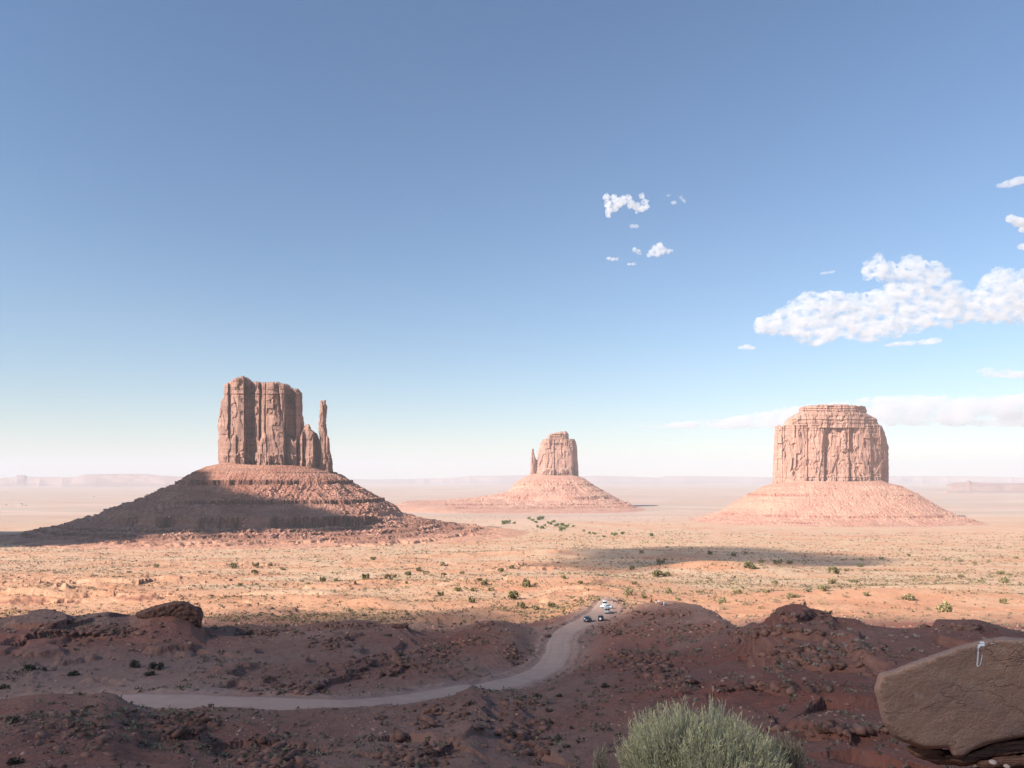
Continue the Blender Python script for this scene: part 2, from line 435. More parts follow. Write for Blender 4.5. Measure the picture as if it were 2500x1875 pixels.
def H(x, y, full=True):
    x = np.asarray(x, float); y = np.asarray(y, float)
    a = np.clip(x / np.maximum(y, 8), -1.29, 1.29)
    fa = (a + 1.3) / 2.6 * (len(AG) - 1); fy = np.interp(y, YG, np.arange(len(YG)))
    ia = np.clip(fa.astype(int), 0, len(AG) - 2); iy = np.clip(fy.astype(int), 0, len(YG) - 2); ta = fa - ia; ty = fy - iy
    z = (TAB[ia, iy] * (1 - ta) + TAB[ia + 1, iy] * ta) * (1 - ty) + (TAB[ia, iy + 1] * (1 - ta) + TAB[ia + 1, iy + 1] * ta) * ty
    for bx, by, bz, rx, ry, h in _bw:
        z = z + h * np.exp(-((x - bx) / rx) ** 2 - ((y - by) / ry) ** 2)
    if not full: return z
    near = ss(14, 60, y) * (1 - ss(330, 480, y))
    mid = ss(260, 420, y) * (1 - ss(2200, 3500, y))
    far = ss(2500, 5000, y)
    n1 = fbm2(x / 34, y / 34, 4, 3)
    rg = ridge2(x / 16, y / 11, 5, 40)
    f1 = fbm2(x / 5, y / 5, 4, 9, .55)
    z = z + near * (1.2 * n1 + .45 * (rg - .1) * ss(-.25, .35, fbm2(x / 60, y / 45, 2, 71)) + .20 * f1)
    # flat-lying beds: small cliffs where a bed crops out
    st = 1.35; w = fbm2(x / 22, y / 22, 3, 55); t = z / st + .9 * w; fr = t - np.floor(t)
    k = ss(-.08, .18, fbm2(x / 50 + 9, y / 38, 3, 77)) * near * .95
    z = z + k * st * (ss(.42, .58, fr) - fr)
    # sunlit flat: left side is broken red rock, right side soft sand
    lf = 1 - ss(-40, 160, x - (y - 400) * .12)
    rr = ridge2(x / 45, y / 20, 5, 90); mk = ss(0, .5, fbm2(x / 130, y / 60, 3, 91))
    z = z + mid * ((1.1 * fbm2(x / 60, y / 50, 4, 5) + .22 * fbm2(x / 6, y / 6, 3, 6)) + lf * mk * 4.6 * (rr - .15) * (1 - ss(900, 1500, y)) * ss(280, 330, y))
    st = 3.3; t = z / st + .8 * fbm2(x / 60, y / 60, 2, 56); fr = t - np.floor(t)
    z = z + mid * lf * .95 * (1 - ss(900, 1300, y)) * st * (ss(.40, .60, fr) - fr) * ss(-.05, .3, fbm2(x / 90, y / 50, 2, 57))
    z = ledges(x, y, z)
    z = z + far * 4.5 * (fbm2(x / 900, y / 500, 4, 8))
    z = z + .05 * fbm2(x / .9, y / .9, 4, 21) * (1 - ss(20, 60, y))
    m = (y > 80) & (y < 380) & (np.abs(x) < 260)
    if m.any():
        D, Z, W = road_near(x[m], y[m])
        zz = z[m]; k = 1 - ss(W + .8, W + 9, D)
        berm = .45 * np.exp(-((D - W - 1.6) / .9) ** 2) * (.6 + .6 * vn2(x[m] / 1.5, y[m] / 1.5, 33))
        zz = zz * (1 - k) + (Z - .07) * k + berm
        z = z.copy(); z[m] = zz
    return z


def hit(px, row, ymin=20., ymax=6000.):
    """first point of the terrain seen at px,row"""
    Y = np.geomspace(ymin, ymax, 3000); p = P(np.full_like(Y, px), np.full_like(Y, row), Y)
    g = H(p[:, 0], p[:, 1]); i = np.argmax(p[:, 2] < g)
    if p[i, 2] >= g[i]: i = len(Y) - 1
    return np.array([p[i, 0], p[i, 1], g[i]])


for _pts, _h2 in LEDGE_PX:
    _w = [hit(a, b, 42, 330) for a, b in _pts]; _a = np.array(_w)
    LEDGES_W.append(([(p[0], p[1]) for p in _w], _h2, _a[:, 0].min(), _a[:, 0].max(), _a[:, 1].min(), _a[:, 1].max()))


def build_ground(mat):
    A = np.concatenate([np.linspace(-1.15, -.74, 130)[:-1], np.linspace(-.74, .74, 1500), np.linspace(.74, 1.15, 130)[1:]])
    Y = np.concatenate([np.linspace(-9, 6, 50)[:-1], np.linspace(6, 44, 70)[:-1], np.geomspace(44, 400, 620)[:-1], np.geomspace(400, 3500, 300)[:-1], np.geomspace(3500, 44000, 110)])
    YY, AA = np.meshgrid(Y, A, indexing='ij'); X = AA * (YY + 12)
    Z = H(X, YY)
    V = np.stack([X, YY, Z], -1)
    gy = np.gradient(Z, axis=0) / np.maximum(np.gradient(YY, axis=0), 1e-6); gx = np.gradient(Z, axis=1) / np.maximum(np.gradient(X, axis=1), 1e-6)
    sl = np.hypot(gx, gy)
    dD, dZ, dW = road_near(X.ravel(), YY.ravel()); dD = dD.reshape(X.shape); dW = dW.reshape(X.shape); lw = ss(-20, -75, X)
    dust = np.clip(np.exp(-np.maximum(dD - dW - 1, 0) / (3.5 + 16 * lw)) * (.9 + .5 * fbm2(X / 9, YY / 9, 3, 61)), 0, 1) * (YY > 85) * (YY < 345)
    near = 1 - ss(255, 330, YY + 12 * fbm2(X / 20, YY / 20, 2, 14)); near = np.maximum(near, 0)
    rd = P(1450, 1465, 300.)
    far = ss(1700, 3600, YY + 500 * fbm2(X / 700, YY / 500, 3, 15))
    # straw grass cover, with bare red patches
    a = X / (YY + 1)
    g = ss(-.25, .2, fbm2(X / 140, YY / 90, 4, 22) + .35 * ss(380, 700, YY) - .55 * ss(.10, -.1, np.hypot((X - _bw[0][0]) / 75, (YY - _bw[0][1]) / 45) - 1.0))
    g = g * (.12 + .88 * ss(330, 520, YY + 40 * a + 60 * fbm2(X / 60, YY / 40, 3, 62) - 60 * ss(.1, .5, a)))
    red = np.clip(ss(-.1, .45, fbm2(X / 45, YY / 30, 3, 23)) * .7 + .5 * ss(.02, .5, a) * ss(170, 90, YY), 0, 1)
    steep = ss(.75, 1.2, sl) * ss(60, 90, YY)
    lf = 1 - ss(-40, 160, X - (YY - 400) * .12); g = g * (1 - .8 * lf * ss(-.05, .35, fbm2(X / 130, YY / 60, 3, 91)) * (1 - ss(900, 1400, YY)))
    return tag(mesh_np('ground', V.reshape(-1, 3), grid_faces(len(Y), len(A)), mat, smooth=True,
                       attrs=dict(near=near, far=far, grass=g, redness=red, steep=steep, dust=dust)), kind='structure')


def build_road(mat):
    c = _rw; d = np.gradient(c[:, :2], axis=0); d /= np.linalg.norm(d, axis=1)[:, None]; nrm = np.column_stack([-d[:, 1], d[:, 0]])
    # resample finer
    s = np.linspace(0, len(c) - 1, 700); idx = np.arange(len(c))
    cc = np.column_stack([np.interp(s, idx, c[:, k]) for k in range(4)]); nn = np.column_stack([np.interp(s, idx, nrm[:, k]) for k in range(2)])
    t = np.linspace(-1, 1, 25)
    wob = 1 + .07 * vn2(s[:, None] / 2.5, np.sign(t)[None, :] * 5, 4)
    off = t[None, :] * cc[:, 3:4] / 2 * wob
    X = cc[:, 0:1] + nn[:, 0:1] * off; Y = cc[:, 1:2] + nn[:, 1:2] * off
    Z = cc[:, 2:3] + .02 + .03 * fbm2(X / 1.2, Y / 1.2, 3, 2) - .16 * np.abs(t[None, :]) ** 6 - .05 * np.exp(-((np.abs(t[None, :]) - .42) / .1) ** 2)
    return tag(mesh_np('dirt_road', np.stack([X, Y, Z + 0 * X], -1).reshape(-1, 3), grid_faces(len(s), len(t)), mat, smooth=True,), kind='structure')


def road_material():
    m, nt, b = newmat('road_dust'); N = NB(nt); p = N.pos()
    f = N.noise(N.mapv(p, (.25, .25, .25)), 1, 5, .6); g = N.noise(N.mapv(p, (2.2, 2.2, 2.2)), 1, 4, .7)
    c = N.mix(N.rng(f, .35, .65), (.41, .26, .20), (.46, .305, .24)); c = N.mix(N.rng(g, .55, .75, 0., .4), c, (.44, .27, .21))
    N.l(c, b.inputs['Base Color']); N.l(N.bump(g, .08, .5), b.inputs['Normal'])
    return m
M_GROUND = ground_material()
build_ground(M_GROUND)
build_road(road_material())
# ------------------------------------------------------------------ buttes
def prof(pts, q):
    p = sorted(pts); return np.interp(q, [a for a, b in p], [b for a, b in p])


def tower(name, Yc, depth, left, right, top, front, row0, mat, parent, n=420, m=220, joint=(8., 9.), jamp=5., low=None, lowrow=0, plinth=None, ledges=(), seed=1, cap=6., label=None):
    """rock tower. left/right: (row, px) silhouettes; top: (px,row); front: (px, metres toward the viewer); row0: foot row"""
    pl = min(p for r, p in left); pr = max(p for r, p in right)
    s = np.linspace(0, 1, n); px0 = pl + s * (pr - pl)
    rt = prof(top, px0)
    for _ in range(12):
        l_ = prof(left, rt); r_ = prof(right, rt); pxt = l_ + s * (r_ - l_); rt = .5 * rt + .5 * prof(top, pxt)
    px0 = pxt
    mpp = Yc / F
    rt = rt + 1.6 / mpp * vn2(px0 * mpp / 7, px0 * 0, seed + 5) + .8 / mpp * vn2(px0 * mpp / 2.5, px0 * 0, seed + 6)
    t = np.linspace(0, 1, m)[:, None]
    ROW = row0 + (rt[None, :] - row0) * t
    L = prof(left, ROW); R = prof(right, ROW)
    zz = -ROW * mpp
    L = L + (.9 * vn2(zz / 9, zz * 0 + seed, 3) + .5 * vn2(zz / 3, zz * 0, 4)) / mpp; R = R + (1.0 * vn2(zz / 8, zz * 0 + seed, 13) + .6 * vn2(zz / 3, zz * 0, 14)) / mpp
    PX = L + s[None, :] * (R - L)
    xm = PX * mpp
    wx = 3.5 * fbm2(xm / 30, zz / 45, 3, seed + 60)
    f = prof(front, PX + wx / mpp * .6)
    if low:
        k = ss(lowrow - 14 / mpp * .5, lowrow + 14 / mpp * .5, ROW + 8 / mpp * vn2(xm / 9, xm * 0, seed + 2)); f = f * (1 - k) + prof(low, PX) * k
    edge = np.clip(1 - np.abs(2 * s - 1) ** 7, 0, 1)[None, :] ** .5
    # vertical joints: blocky slabs stepped back and forth, narrow cracks between
    j = np.floor(((xm + wx * 1.5) / joint[0]) + 2.0 * vn2(xm / 40, zz / 200, seed + 7))
    slab = _h(j.astype(np.int64), np.floor(zz / 60 + .7 * vn2(j, zz / 50, seed)).astype(np.int64), np.zeros_like(j).astype(np.int64), seed) * 2 - 1
    rg = ridge2((xm + wx) / joint[1], zz / 130, 4, seed + 9)
    f = f + jamp * (.85 * slab + .45 * (rg - .35)) + .5 * fbm2(xm / 5, zz / 6, 3, seed + 4)
    # breaks: arches and fallen slabs
    f = f - 3.2 * ss(.20, .26, fbm2(xm / 20, zz / 32, 3, seed + 44)) + 2.6 * ss(.18, .22, fbm2(xm / 15, zz / 60, 2, seed + 46))
    ck = np.abs(fbm2((xm + wx) / 26, zz / 220, 2, seed + 48)); f = f - 7. * (1 - ss(.0, .035, ck)) * ss(-.1, .25, vn2(xm / 40, zz / 60, seed + 49))
    for r0, r1, a in ledges:
        k = ss(r0 - 1.5, r0, ROW) * (1 - ss(r1, r1 + 1.5, ROW)); bt = np.floor(ROW * mpp / 4.2 + .25 * vn2(xm / 30, xm * 0, 8))
        f = f + k * a * (_h(bt.astype(np.int64), np.zeros_like(bt).astype(np.int64), np.zeros_like(bt).astype(np.int64), seed + 3) - .3)
    if plinth:
        k = ss(plinth[0], plinth[0] + 3, ROW + 4 * vn2(xm / 14, xm * 0, seed + 21)); f = f + k * (plinth[1] + plinth[2] * (ridge2(xm / 5.5, zz / 30, 2, seed + 22)))
    f = f * edge
    back = -depth * (1 - np.abs(2 * s[None, :] - 1) ** 2.6) ** .5 * (1 - .12 * t) + 3 * fbm2(xm / 12 + 50, zz / 80, 3, seed + 30) * edge
    Vf = P(PX, ROW, Yc - f); Vb = P(PX, ROW, Yc - back)
    k = np.linspace(0, 1, 40)[1:-1][:, None]
    fy = Yc - f[-1]; by = Yc - back[-1]
    Yt = fy[None] + (by - fy)[None] * k
    bulge = cap / mpp * np.sin(np.pi * k) ** .5 * edge + 1.2 / mpp * fbm2((PX[-1] * mpp)[None] / 9 + 0 * k, Yt / 9, 3, seed + 70) * np.sin(np.pi * k)
    Vt = P(PX[-1][None] + 0 * k, ROW[-1][None] - bulge * .55, Yt)
    V = np.concatenate([Vf, Vt, Vb[::-1]], 0)
    o = mesh_np(name, V.reshape(-1, 3), grid_faces(V.shape[0], n), mat, parent=parent)
    if label: o['label'] = label
    return o


def talus(name, cx, cy, ax, ay, pL, pR, pF, mat, parent, bands, nphi=900, nq=260, seed=1, zoff=0., rough=1.0, skirt=None):
    ph = np.linspace(0, 2 * np.pi, nphi, endpoint=False)[None, :]
    c, s = np.cos(ph), np.sin(ph)
    wL = np.maximum(-c, 0) ** 2; wR = np.maximum(c, 0) ** 2; wF = np.maximum(-s, 0) ** 2 + .0; wB = np.maximum(s, 0) ** 2
    RL, RR, RF = pL[-1][0], pR[-1][0], pF[-1][0]
    R = wL * RL + wR * RR + wF * RF + wB * .5 * (RL + RR)
    q = np.linspace(0, 1, nq)[:, None] ** 1.25

    def zf(p, q):
        return np.interp(q * p[-1][0], [a for a, b in p], [b for a, b in p])
    z = wL * zf(pL, q) + wR * zf(pR, q) + wF * zf(pF, q) + wB * .5 * (zf(pL, q) + zf(pR, q))
    r0x, r0y = ax * .80, ay * .80
    fx = cx + r0x * np.sign(c) * np.abs(c) ** .8; fy = cy + r0y * np.sign(s) * np.abs(s) ** .8
    # inner start a little inside the tower
    D = q * R
    X = fx + (D + 0) * c + (ax * .20) * c * ss(0, 25, D); Y = fy + D * s + (ay * .20) * s * ss(0, 25, D)
    am = ss(0, .08, q) * (1 - .85 * ss(.42, .8, q))
    gul = ridge2(ph * 9 + 0 * q + 1.5 * fbm2(X / 90, Y / 90, 2, seed), q * 1.2 + 0 * ph, 3, seed + 2)
    z = z + rough * am * (2.6 * (gul - .3) + 4.5 * fbm2(X / 34, Y / 34, 4, seed + 5) + 3.0 * (ridge2(X / 12, Y / 12, 4, seed + 6) - .2))
    z = z - 3.0 * rough * am
    steep = np.zeros_like(z)
    for (z1, z0, dense, fl) in bands:      # a cliff band between z1 (top) and z0 (foot)
        h = z1 - z0; wv = z + 1.6 * vn2(X / 25, Y / 25, seed + 8)
        msk = ss(-.30, .10, fbm2(X / 70, Y / 70, 2, seed + int(-z1) + 90) + dense)
        if fl > 4: msk = msk * ss(.30, .62, wF / (wF + wL * 1.6 + wR * .55 + wB))
        e = h * 1.6
        # approach: bench above then drop
        u = (wv - (z0 - h * .3)) / e
        m = ((u > 0) & (u < 1)) * msk
        new = (z0 - h * .3) + e * (ss(.36, .50, u))
        z = z * (1 - m) + (new - (wv - z) * .2 - h * .15) * m
        kk = m * ss(.30, .38, u) * (1 - ss(.50, .56, u))
        steep = np.maximum(steep, kk)
        fy_off = -fl * 1.5 * ss(.25, .55, fbm2(ph * 46 + 0 * q, z * .02 + seed, 2, seed + 9)) * ss(.05, .3, m) + fl * .6 * ridge2(ph * 90 + 0 * q, z * 0 + seed, 2, seed + 9) * kk
        Y = Y + fy_off * s; X = X + fy_off * c
    sk = ss(*(skirt or (.55, .8)), q + .10 * fbm2(X / 70, Y / 70, 3, seed + 12))
    Z = z + zoff + 0 * ph
    V = np.stack([X + 0 * Z, Y + 0 * Z, Z], -1).reshape(-1, 3)
    Fc = grid_faces(nq, nphi, wrap=True)[:, ::-1]
    o = mesh_np(name, V, Fc, mat, parent=parent, smooth=False, attrs=dict(steep=steep, skirt=sk + 0 * Z))
    return o, (X + 0 * Z, Y + 0 * Z, Z)


ICO = None


def ico(sub=1):
    import bmesh
    bm = bmesh.new(); bmesh.ops.create_icosphere(bm, subdivisions=sub, radius=1)
    V = np.array([v.co[:] for v in bm.verts]); Fc = np.array([[v.index for v in f.verts] for f in bm.faces]); bm.free()
    return V, Fc


def rocks_mesh(name, pts, sizes, mat, parent=None, seed=1, sub=1, flat=.65):
    """many angular rocks joined in one mesh"""
    V0, F0 = ico(sub); V0 = V0 / (np.abs(V0).max(1) ** .9)[:, None] * .85; n = len(pts); rg = np.random.default_rng(seed)
    th = rg.uniform(0, 2 * np.pi, n); sc = sizes[:, None] * np.stack([rg.uniform(.7, 1.4, n), rg.uniform(.7, 1.3, n), rg.uniform(.6, 1.1, n) * flat], 1) * .5
    J = 1 + rg.uniform(-.48, .40, (n, len(V0), 1))
    V = V0[None] * J * sc[:, None, :]
    tl = rg.uniform(-.4, .4, n); V = np.stack([V[..., 0], V[..., 1] * np.cos(tl)[:, None] - V[..., 2] * np.sin(tl)[:, None], V[..., 1] * np.sin(tl)[:, None] + V[..., 2] * np.cos(tl)[:, None]], -1)
    c, s = np.cos(th)[:, None], np.sin(th)[:, None]
    V = np.stack([V[..., 0] * c - V[..., 1] * s, V[..., 0] * s + V[..., 1] * c, V[..., 2]], -1) + pts[:, None, :]
    Fc = (F0[None] + (np.arange(n) * len(V0))[:, None, None]).reshape(-1, 3)
    return mesh_np(name, V.reshape(-1, 3), Fc, mat, parent=parent)


def scree(parent, grid, n, smin, smax, mat, seed, phi=(180, 360), qmin=.12, qmax=.56):
    X, Y, Z = grid; nq, nph = Z.shape; rg = np.random.default_rng(seed)
    k = n * 3
    i = (nq * (qmin + (qmax - qmin) * rg.random(k) ** .8)).astype(int); j = (nph * (phi[0] + (phi[1] - phi[0]) * rg.random(k)) / 360).astype(int) % nph
    p = np.stack([X[i, j], Y[i, j], Z[i, j]], -1)
    d = fbm2(p[:, 0] / 60, p[:, 1] / 60, 3, seed); keep = np.argsort(-(d + rg.uniform(-.35, .35, k)))[:n]
    p = p[keep]; sz = smin + (smax - smin) * rg.random(n) ** 3.2
    o = rocks_mesh('scree', p + [0, 0, .0], sz, mat, parent, seed, 1, .8); o['kind'] = 'stuff'
    return o


def mesa(name, Yc, top, base_row, back, mats, seed, label):
    """far table mountain: an eroded scarp facing the viewer and a flat top running back"""
    px = np.linspace(top[0][0], top[-1][0], 500); rt = np.interp(px, [a for a, b in top], [b for a, b in top])
    zt = P(px, rt, Yc)[:, 2]; zb = np.full_like(zt, -180.); x0 = P(px, rt, Yc)[:, 0]
    u = np.linspace(0, 1, 60)[:, None]
    foot = 3800 * (.6 + .8 * ridge2(x0 / 2500, x0 * 0, 3, seed))[None, :] * (Yc / 25000) ** 1.5
    zu = u ** 1.7; zu = np.where(u > .8, zu + 0, zu)
    lvl = zb[None] + (zt - zb)[None] * (.50 * u ** 1.8 + .50 * ss(.66, .93, u))
    Y = Yc - foot * (1 - u) + 260 * ridge2(x0[None] / 1500 + 0 * u, lvl / 400, 3, seed + 1) * (1 - u * .6)
    lvl = np.minimum(lvl, zt[None])
    k = np.linspace(0, 1, 12)[1:][:, None]
    Yt = Y[-1][None] + back * k; Zt = zt[None] - 6 * k + 0 * Yt
    kb = np.array([[1.0]]); Yb = Yt[-1:] + 60; Zb = zb[None] + 0 * Yb
    YY = np.concatenate([Y, Yt, Yb], 0); ZZ = np.concatenate([lvl, Zt, Zb - 20], 0); XX = x0[None] * (YY / Yc)
    ZZ[0] -= 20
    for e in (0, -1): ZZ[:, e] = zb[e] - 20
    o = mesh_np(name, np.stack([XX, YY, ZZ], -1).reshape(-1, 3), grid_faces(YY.shape[0], 500), mats)
    return tag(o, label, 'mesa')


M_CLIFF = cliff_material('butte_sandstone', (.27, .148, .115), (.43, .25, .19), (.20, .10, .078), (.10, .055, .045))
M_CLIFF2 = cliff_material('butte_sandstone_haze_pale', (.40, .225, .175), (.52, .32, .245), (.32, .17, .125), (.19, .10, .08))  # lightened for the farther buttes: haze put into the colour
M_TAL = talus_material('talus_red', (.29, .118, .078), (.40, .20, .14), (.14, .062, .046), (.45, .26, .185))
M_TAL2 = talus_material('talus_haze_pink', (.48, .235, .17), (.54, .31, .225), (.32, .145, .105), (.56, .37, .27))  # talus of the farther buttes, its paleness stands in for distance haze
M_ROCK = simple_mat('talus_rock', (.36, .185, .135), sc=.12, var=.5)
M_ROCK2 = simple_mat('talus_rock_haze_pale', (.46, .28, .205), sc=.08, var=.3)  # scree colour raised the same way to look hazier

# --- the near left butte
west = empty('butte', P(640, 1290, 1880.))
tag(west, 'nearest and tallest butte, at the left, with dark clefts and a slim finger beside it', 'butte', 'sandstone buttes standing in the valley')
WL = [(948, 548), (954, 547), (967, 547), (978, 540), (1017, 534), (1041, 531.5), (1060, 534), (1081, 532), (1125, 533)]
WR = [(962, 738), (975, 738.5), (1012, 738.6), (1026, 742), (1060, 743), (1140, 745)]
WT = [(530, 941), (548, 939), (556, 936), (561, 934), (570, 928), (577, 925), (590, 922.5), (600, 924), (612, 930.5), (614, 933), (616, 936), (625, 934.5), (640, 938), (650, 936), (661, 934.5), (680, 936.5), (697, 940), (708, 946), (715, 951), (724, 951), (731, 953), (738, 960), (745, 968)]
WF = [(530, 0), (537, 22), (543, 28), (557, 30), (558.5, 12), (563, 12), (564, 34), (580, 40), (595, 42), (597.5, 6), (612, -4), (620, -2), (623, 20), (632, 22), (634, 8), (638, 8), (640, 30), (647, 32), (648.5, 24), (651, 44), (665, 48), (680, 46), (694, 42), (697, 8), (708, 0), (719, 2), (722, 22), (731, 22), (736, 10), (745, 0)]
WFL = [(530, 0), (536, 26), (543, 30), (560, 38), (575, 44), (578, 36), (596, 44), (600, 18), (606, 26), (611, 12), (622, 14), (628, 30), (632, 36), (650, 44), (652, 38), (654, 48), (692, 46), (698, 16), (706, 30), (712, 36), (723, 36), (726, 14), (735, 22), (745, 10)]
tower('cliff_block', 1900., 95, WL, WR, WT, WF, 1152, M_CLIFF, west, n=560, m=300, joint=(17, 24), jamp=4.6, low=WFL, lowrow=1068, plinth=(1106, 5, 5), ledges=((925, 968, 6.),), seed=3)
tower('shoulder', 1893., 45, [(1030, 745), (1045, 741), (1068, 733), (1090, 728), (1150, 722)], [(1037, 757), (1050, 762), (1060, 777), (1080, 782), (1150, 786)],
      [(720, 1062), (735, 1052), (741, 1045), (746, 1037), (752, 1035), (758, 1038), (761, 1050), (768, 1053), (776, 1060), (783, 1080)],
      [(720, 0), (730, 22), (738, 26), (740, 12), (746, 14), (750, 30), (764, 34), (768, 12), (776, 2), (784, 0)], 1156, M_CLIFF, west, n=260, m=200, joint=(11, 14), jamp=3.5, plinth=(1112, 3, 5), seed=8, cap=2)
tower('finger_spire', 1888., 14, [(979, 782), (990, 782), (1017, 779), (1050, 778), (1081, 783), (1115, 782), (1150, 779)], [(979, 796.5), (986, 796), (992, 799.7), (1012, 797), (1044, 797), (1052, 799), (1160, 800)],
      [(778, 981), (783, 979.5), (796, 979), (799, 984), (802, 990)], [(778, 0), (781, 12), (791, 14), (796, 9), (800, 0)], 1158, M_CLIFF, west, n=120, m=260, joint=(6, 12), jamp=1.2, seed=12, cap=1.5)
tower('spire_foot', 1890., 22, [(1060, 792), (1100, 786), (1125, 780), (1165, 776)], [(1062, 800), (1073, 804.6), (1102, 806), (1120, 811), (1160, 815)],
      [(776, 1124), (786, 1100), (793, 1068), (800, 1064), (805, 1074), (808, 1104), (816, 1126)], [(776, 0), (782, 12), (800, 18), (810, 10), (816, 0)], 1164, M_CLIFF, west, n=130, m=150, joint=(5, 6), jamp=2.5, plinth=(1122, 2, 4), seed=14, cap=1)
_c = P(672, 1140, 1895.)
_wt, WG = talus('talus_slope', _c[0], _c[1], 150, 70,
                [(0, 43), (8, 38), (40, 20), (73, 5), (76, -2), (123, -25), (179, -51), (216, -60), (234, -65), (259, -83), (299, -94), (342, -109), (382, -115), (429, -129), (501, -137), (640, -155), (800, -172)],
                [(0, 26), (6, 20), (45, -8), (92, -35), (152, -68), (175, -88), (235, -105), (330, -122), (450, -136), (620, -158)],
                [(0, 33), (25, 12), (52, -14), (120, -44), (140, -56), (215, -82), (225, -103), (300, -112), (420, -121), (560, -131), (700, -150)],
                M_TAL, west, [(-5, -13, .35, 4), (16, 13, -.1, 1), (-50, -57, .3, 3), (-85, -101, .3, 6), (-107, -110.5, .35, 2), (-114, -117.5, .45, 2), (-120, -123, .3, 2), (-126, -129.5, .4, 3)], nphi=1500, nq=340, seed=5, skirt=(.48, .66), rough=1.35)
scree(west, WG, 9000, 1.5, 10, M_ROCK, 3)

# --- the far middle butte
east = empty('butte', P(1360, 1240, 4000.))
tag(east, 'small far butte in the middle distance with a thin thumb on its left side', 'butte', 'sandstone buttes standing in the valley')
tower('cliff_block', 4000., 120, [(1084, 1319), (1101, 1315), (1121, 1312), (1148, 1309), (1175, 1303)], [(1072, 1403), (1076, 1405), (1092, 1409), (1119, 1410), (1143, 1412), (1175, 1413)],
      [(1318, 1086), (1325, 1074), (1334, 1072), (1404, 1073), (1413, 1078)], [(1300, 0), (1312, 40), (1330, 60), (1352, 66), (1353, 60), (1375, 62), (1398, 60), (1400.5, 10), (1406, 8), (1413, 0)],
      1182, M_CLIFF2, east, n=300, m=200, joint=(28, 34), jamp=5, plinth=(1146, 4, 6), ledges=((1072, 1080, 6.),), seed=21, cap=4)
tower('caprock', 4000., 60, [(1058, 1347), (1061, 1337), (1066, 1335.5), (1074, 1335)], [(1053, 1384), (1060, 1388), (1066, 1388), (1074, 1390)],
      [(1335, 1062), (1347, 1060), (1350, 1057), (1372, 1054), (1384, 1054), (1390, 1060)], [(1335, 0), (1340, 40), (1385, 44), (1390, 0)], 1075, M_CLIFF2, east, n=160, m=50, joint=(20, 20), jamp=3, ledges=((1053, 1076, 10.),), seed=23, cap=2)
tower('thumb_spire', 3990., 20, [(1095, 1298.5), (1107, 1297), (1128, 1295.7), (1146, 1295), (1180, 1291)], [(1095, 1303), (1098, 1304), (1110, 1305.2), (1116, 1307.5), (1122, 1312), (1180, 1318)],
      [(1291, 1098), (1299, 1095.5), (1303, 1095.5), (1305.5, 1112), (1309, 1122), (1316, 1124)], [(1291, 0), (1298, 22), (1304, 20), (1316, 0)], 1182, M_CLIFF2, east, n=110, m=160, joint=(10, 14), jamp=2, seed=25, cap=1)
_c = P(1353, 1160, 3985.)
_et, EG = talus('talus_slope', _c[0], _c[1], 132, 90,
                [(0, 26), (10, 20), (30, 7), (81, -24), (99, -53), (125, -69), (178, -84), (258, -97), (435, -112), (656, -124), (900, -165)],
                [(0, 20), (8, 14), (48, -14), (94, -45), (167, -84), (215, -113), (276, -137), (298, -150), (380, -166), (560, -176)],
                [(0, 16), (100, -42), (200, -86), (210, -105), (300, -126), (430, -138), (700, -168)],
                M_TAL2, east, [(-30, -34, -.1, 1.5), (-60, -64, -.05, 1.5), (-90, -102, .1, 4.5), (-123, -127, .1, 2), (-134, -137, .0, 2)], nphi=1000, nq=220, seed=31, skirt=(.75, 1.0))
scree(east, EG, 1500, 3, 12, M_ROCK2, 5)

# --- the broad right butte
mer = empty('butte', P(2030, 1270, 2700.))
tag(mer, 'broad flat-topped butte at the right with a stepped cap and one solid block of cliff', 'butte', 'sandstone buttes standing in the valley')
tower('cliff_block', 2700., 150, [(1036, 1893), (1041, 1891), (1091, 1890), (1130, 1887), (1183, 1886), (1200, 1886)], [(1036, 2151), (1039, 2153), (1052, 2158.5), (1091, 2169), (1143, 2170), (1200, 2169)],
      [(1886, 1040), (1895, 1041), (1911, 1040), (1920, 1038), (2000, 1034), (2060, 1034), (2143, 1036), (2153, 1040), (2170, 1050)],
      [(1886, 0), (1890, 30), (1910, 44), (1911, 40), (1945, 56), (1970, 64), (1972, 58), (2004, 72), (2011, 74), (2013, 60), (2040, 68), (2072, 70), (2074, 60), (2100, 62), (2125, 58), (2128, 48), (2150, 38), (2165, 18), (2170, 0)],
      1204, M_CLIFF2, mer, n=560, m=260, joint=(21, 30), jamp=6, plinth=(1162, 4, 2), ledges=((1034, 1050, 5.), (1160, 1190, 3.)), seed=41, cap=3)
tower('stepped_cap', 2695., 115, [(1005, 1952), (1008, 1949), (1015, 1935), (1023, 1920), (1030, 1917), (1045, 1907)], [(1004, 2112), (1008, 2113), (1016, 2128), (1023, 2141.5), (1032, 2143), (1045, 2150)],
      [(1905, 1008), (2150, 1006)], [(1905, 0), (1915, 22), (1950, 44), (2000, 66), (2030, 72), (2070, 72), (2110, 56), (2140, 30), (2150, 0)], 1044, M_CLIFF2, mer, n=360, m=90, joint=(30, 25), jamp=4.5, ledges=((1000, 1045, 5.),), seed=43, cap=3)
tower('caprock', 2700., 85, [(990, 1958), (994, 1955), (998, 1949), (1006, 1950), (1012, 1953)], [(991, 2112), (995, 2114), (1003, 2117), (1012, 2112)],
      [(1949, 996), (1960, 993), (2009, 989.5), (2048, 988), (2080, 990), (2114, 992.5), (2117, 997)], [(1949, 0), (1955, 36), (2000, 50), (2050, 58), (2100, 46), (2113, 36), (2117, 0)], 1013, M_CLIFF2, mer, n=300, m=60, joint=(22, 20), jamp=4, ledges=((988, 1012, 4.),), seed=45, cap=3)
_c = P(2028, 1190, 2690.)
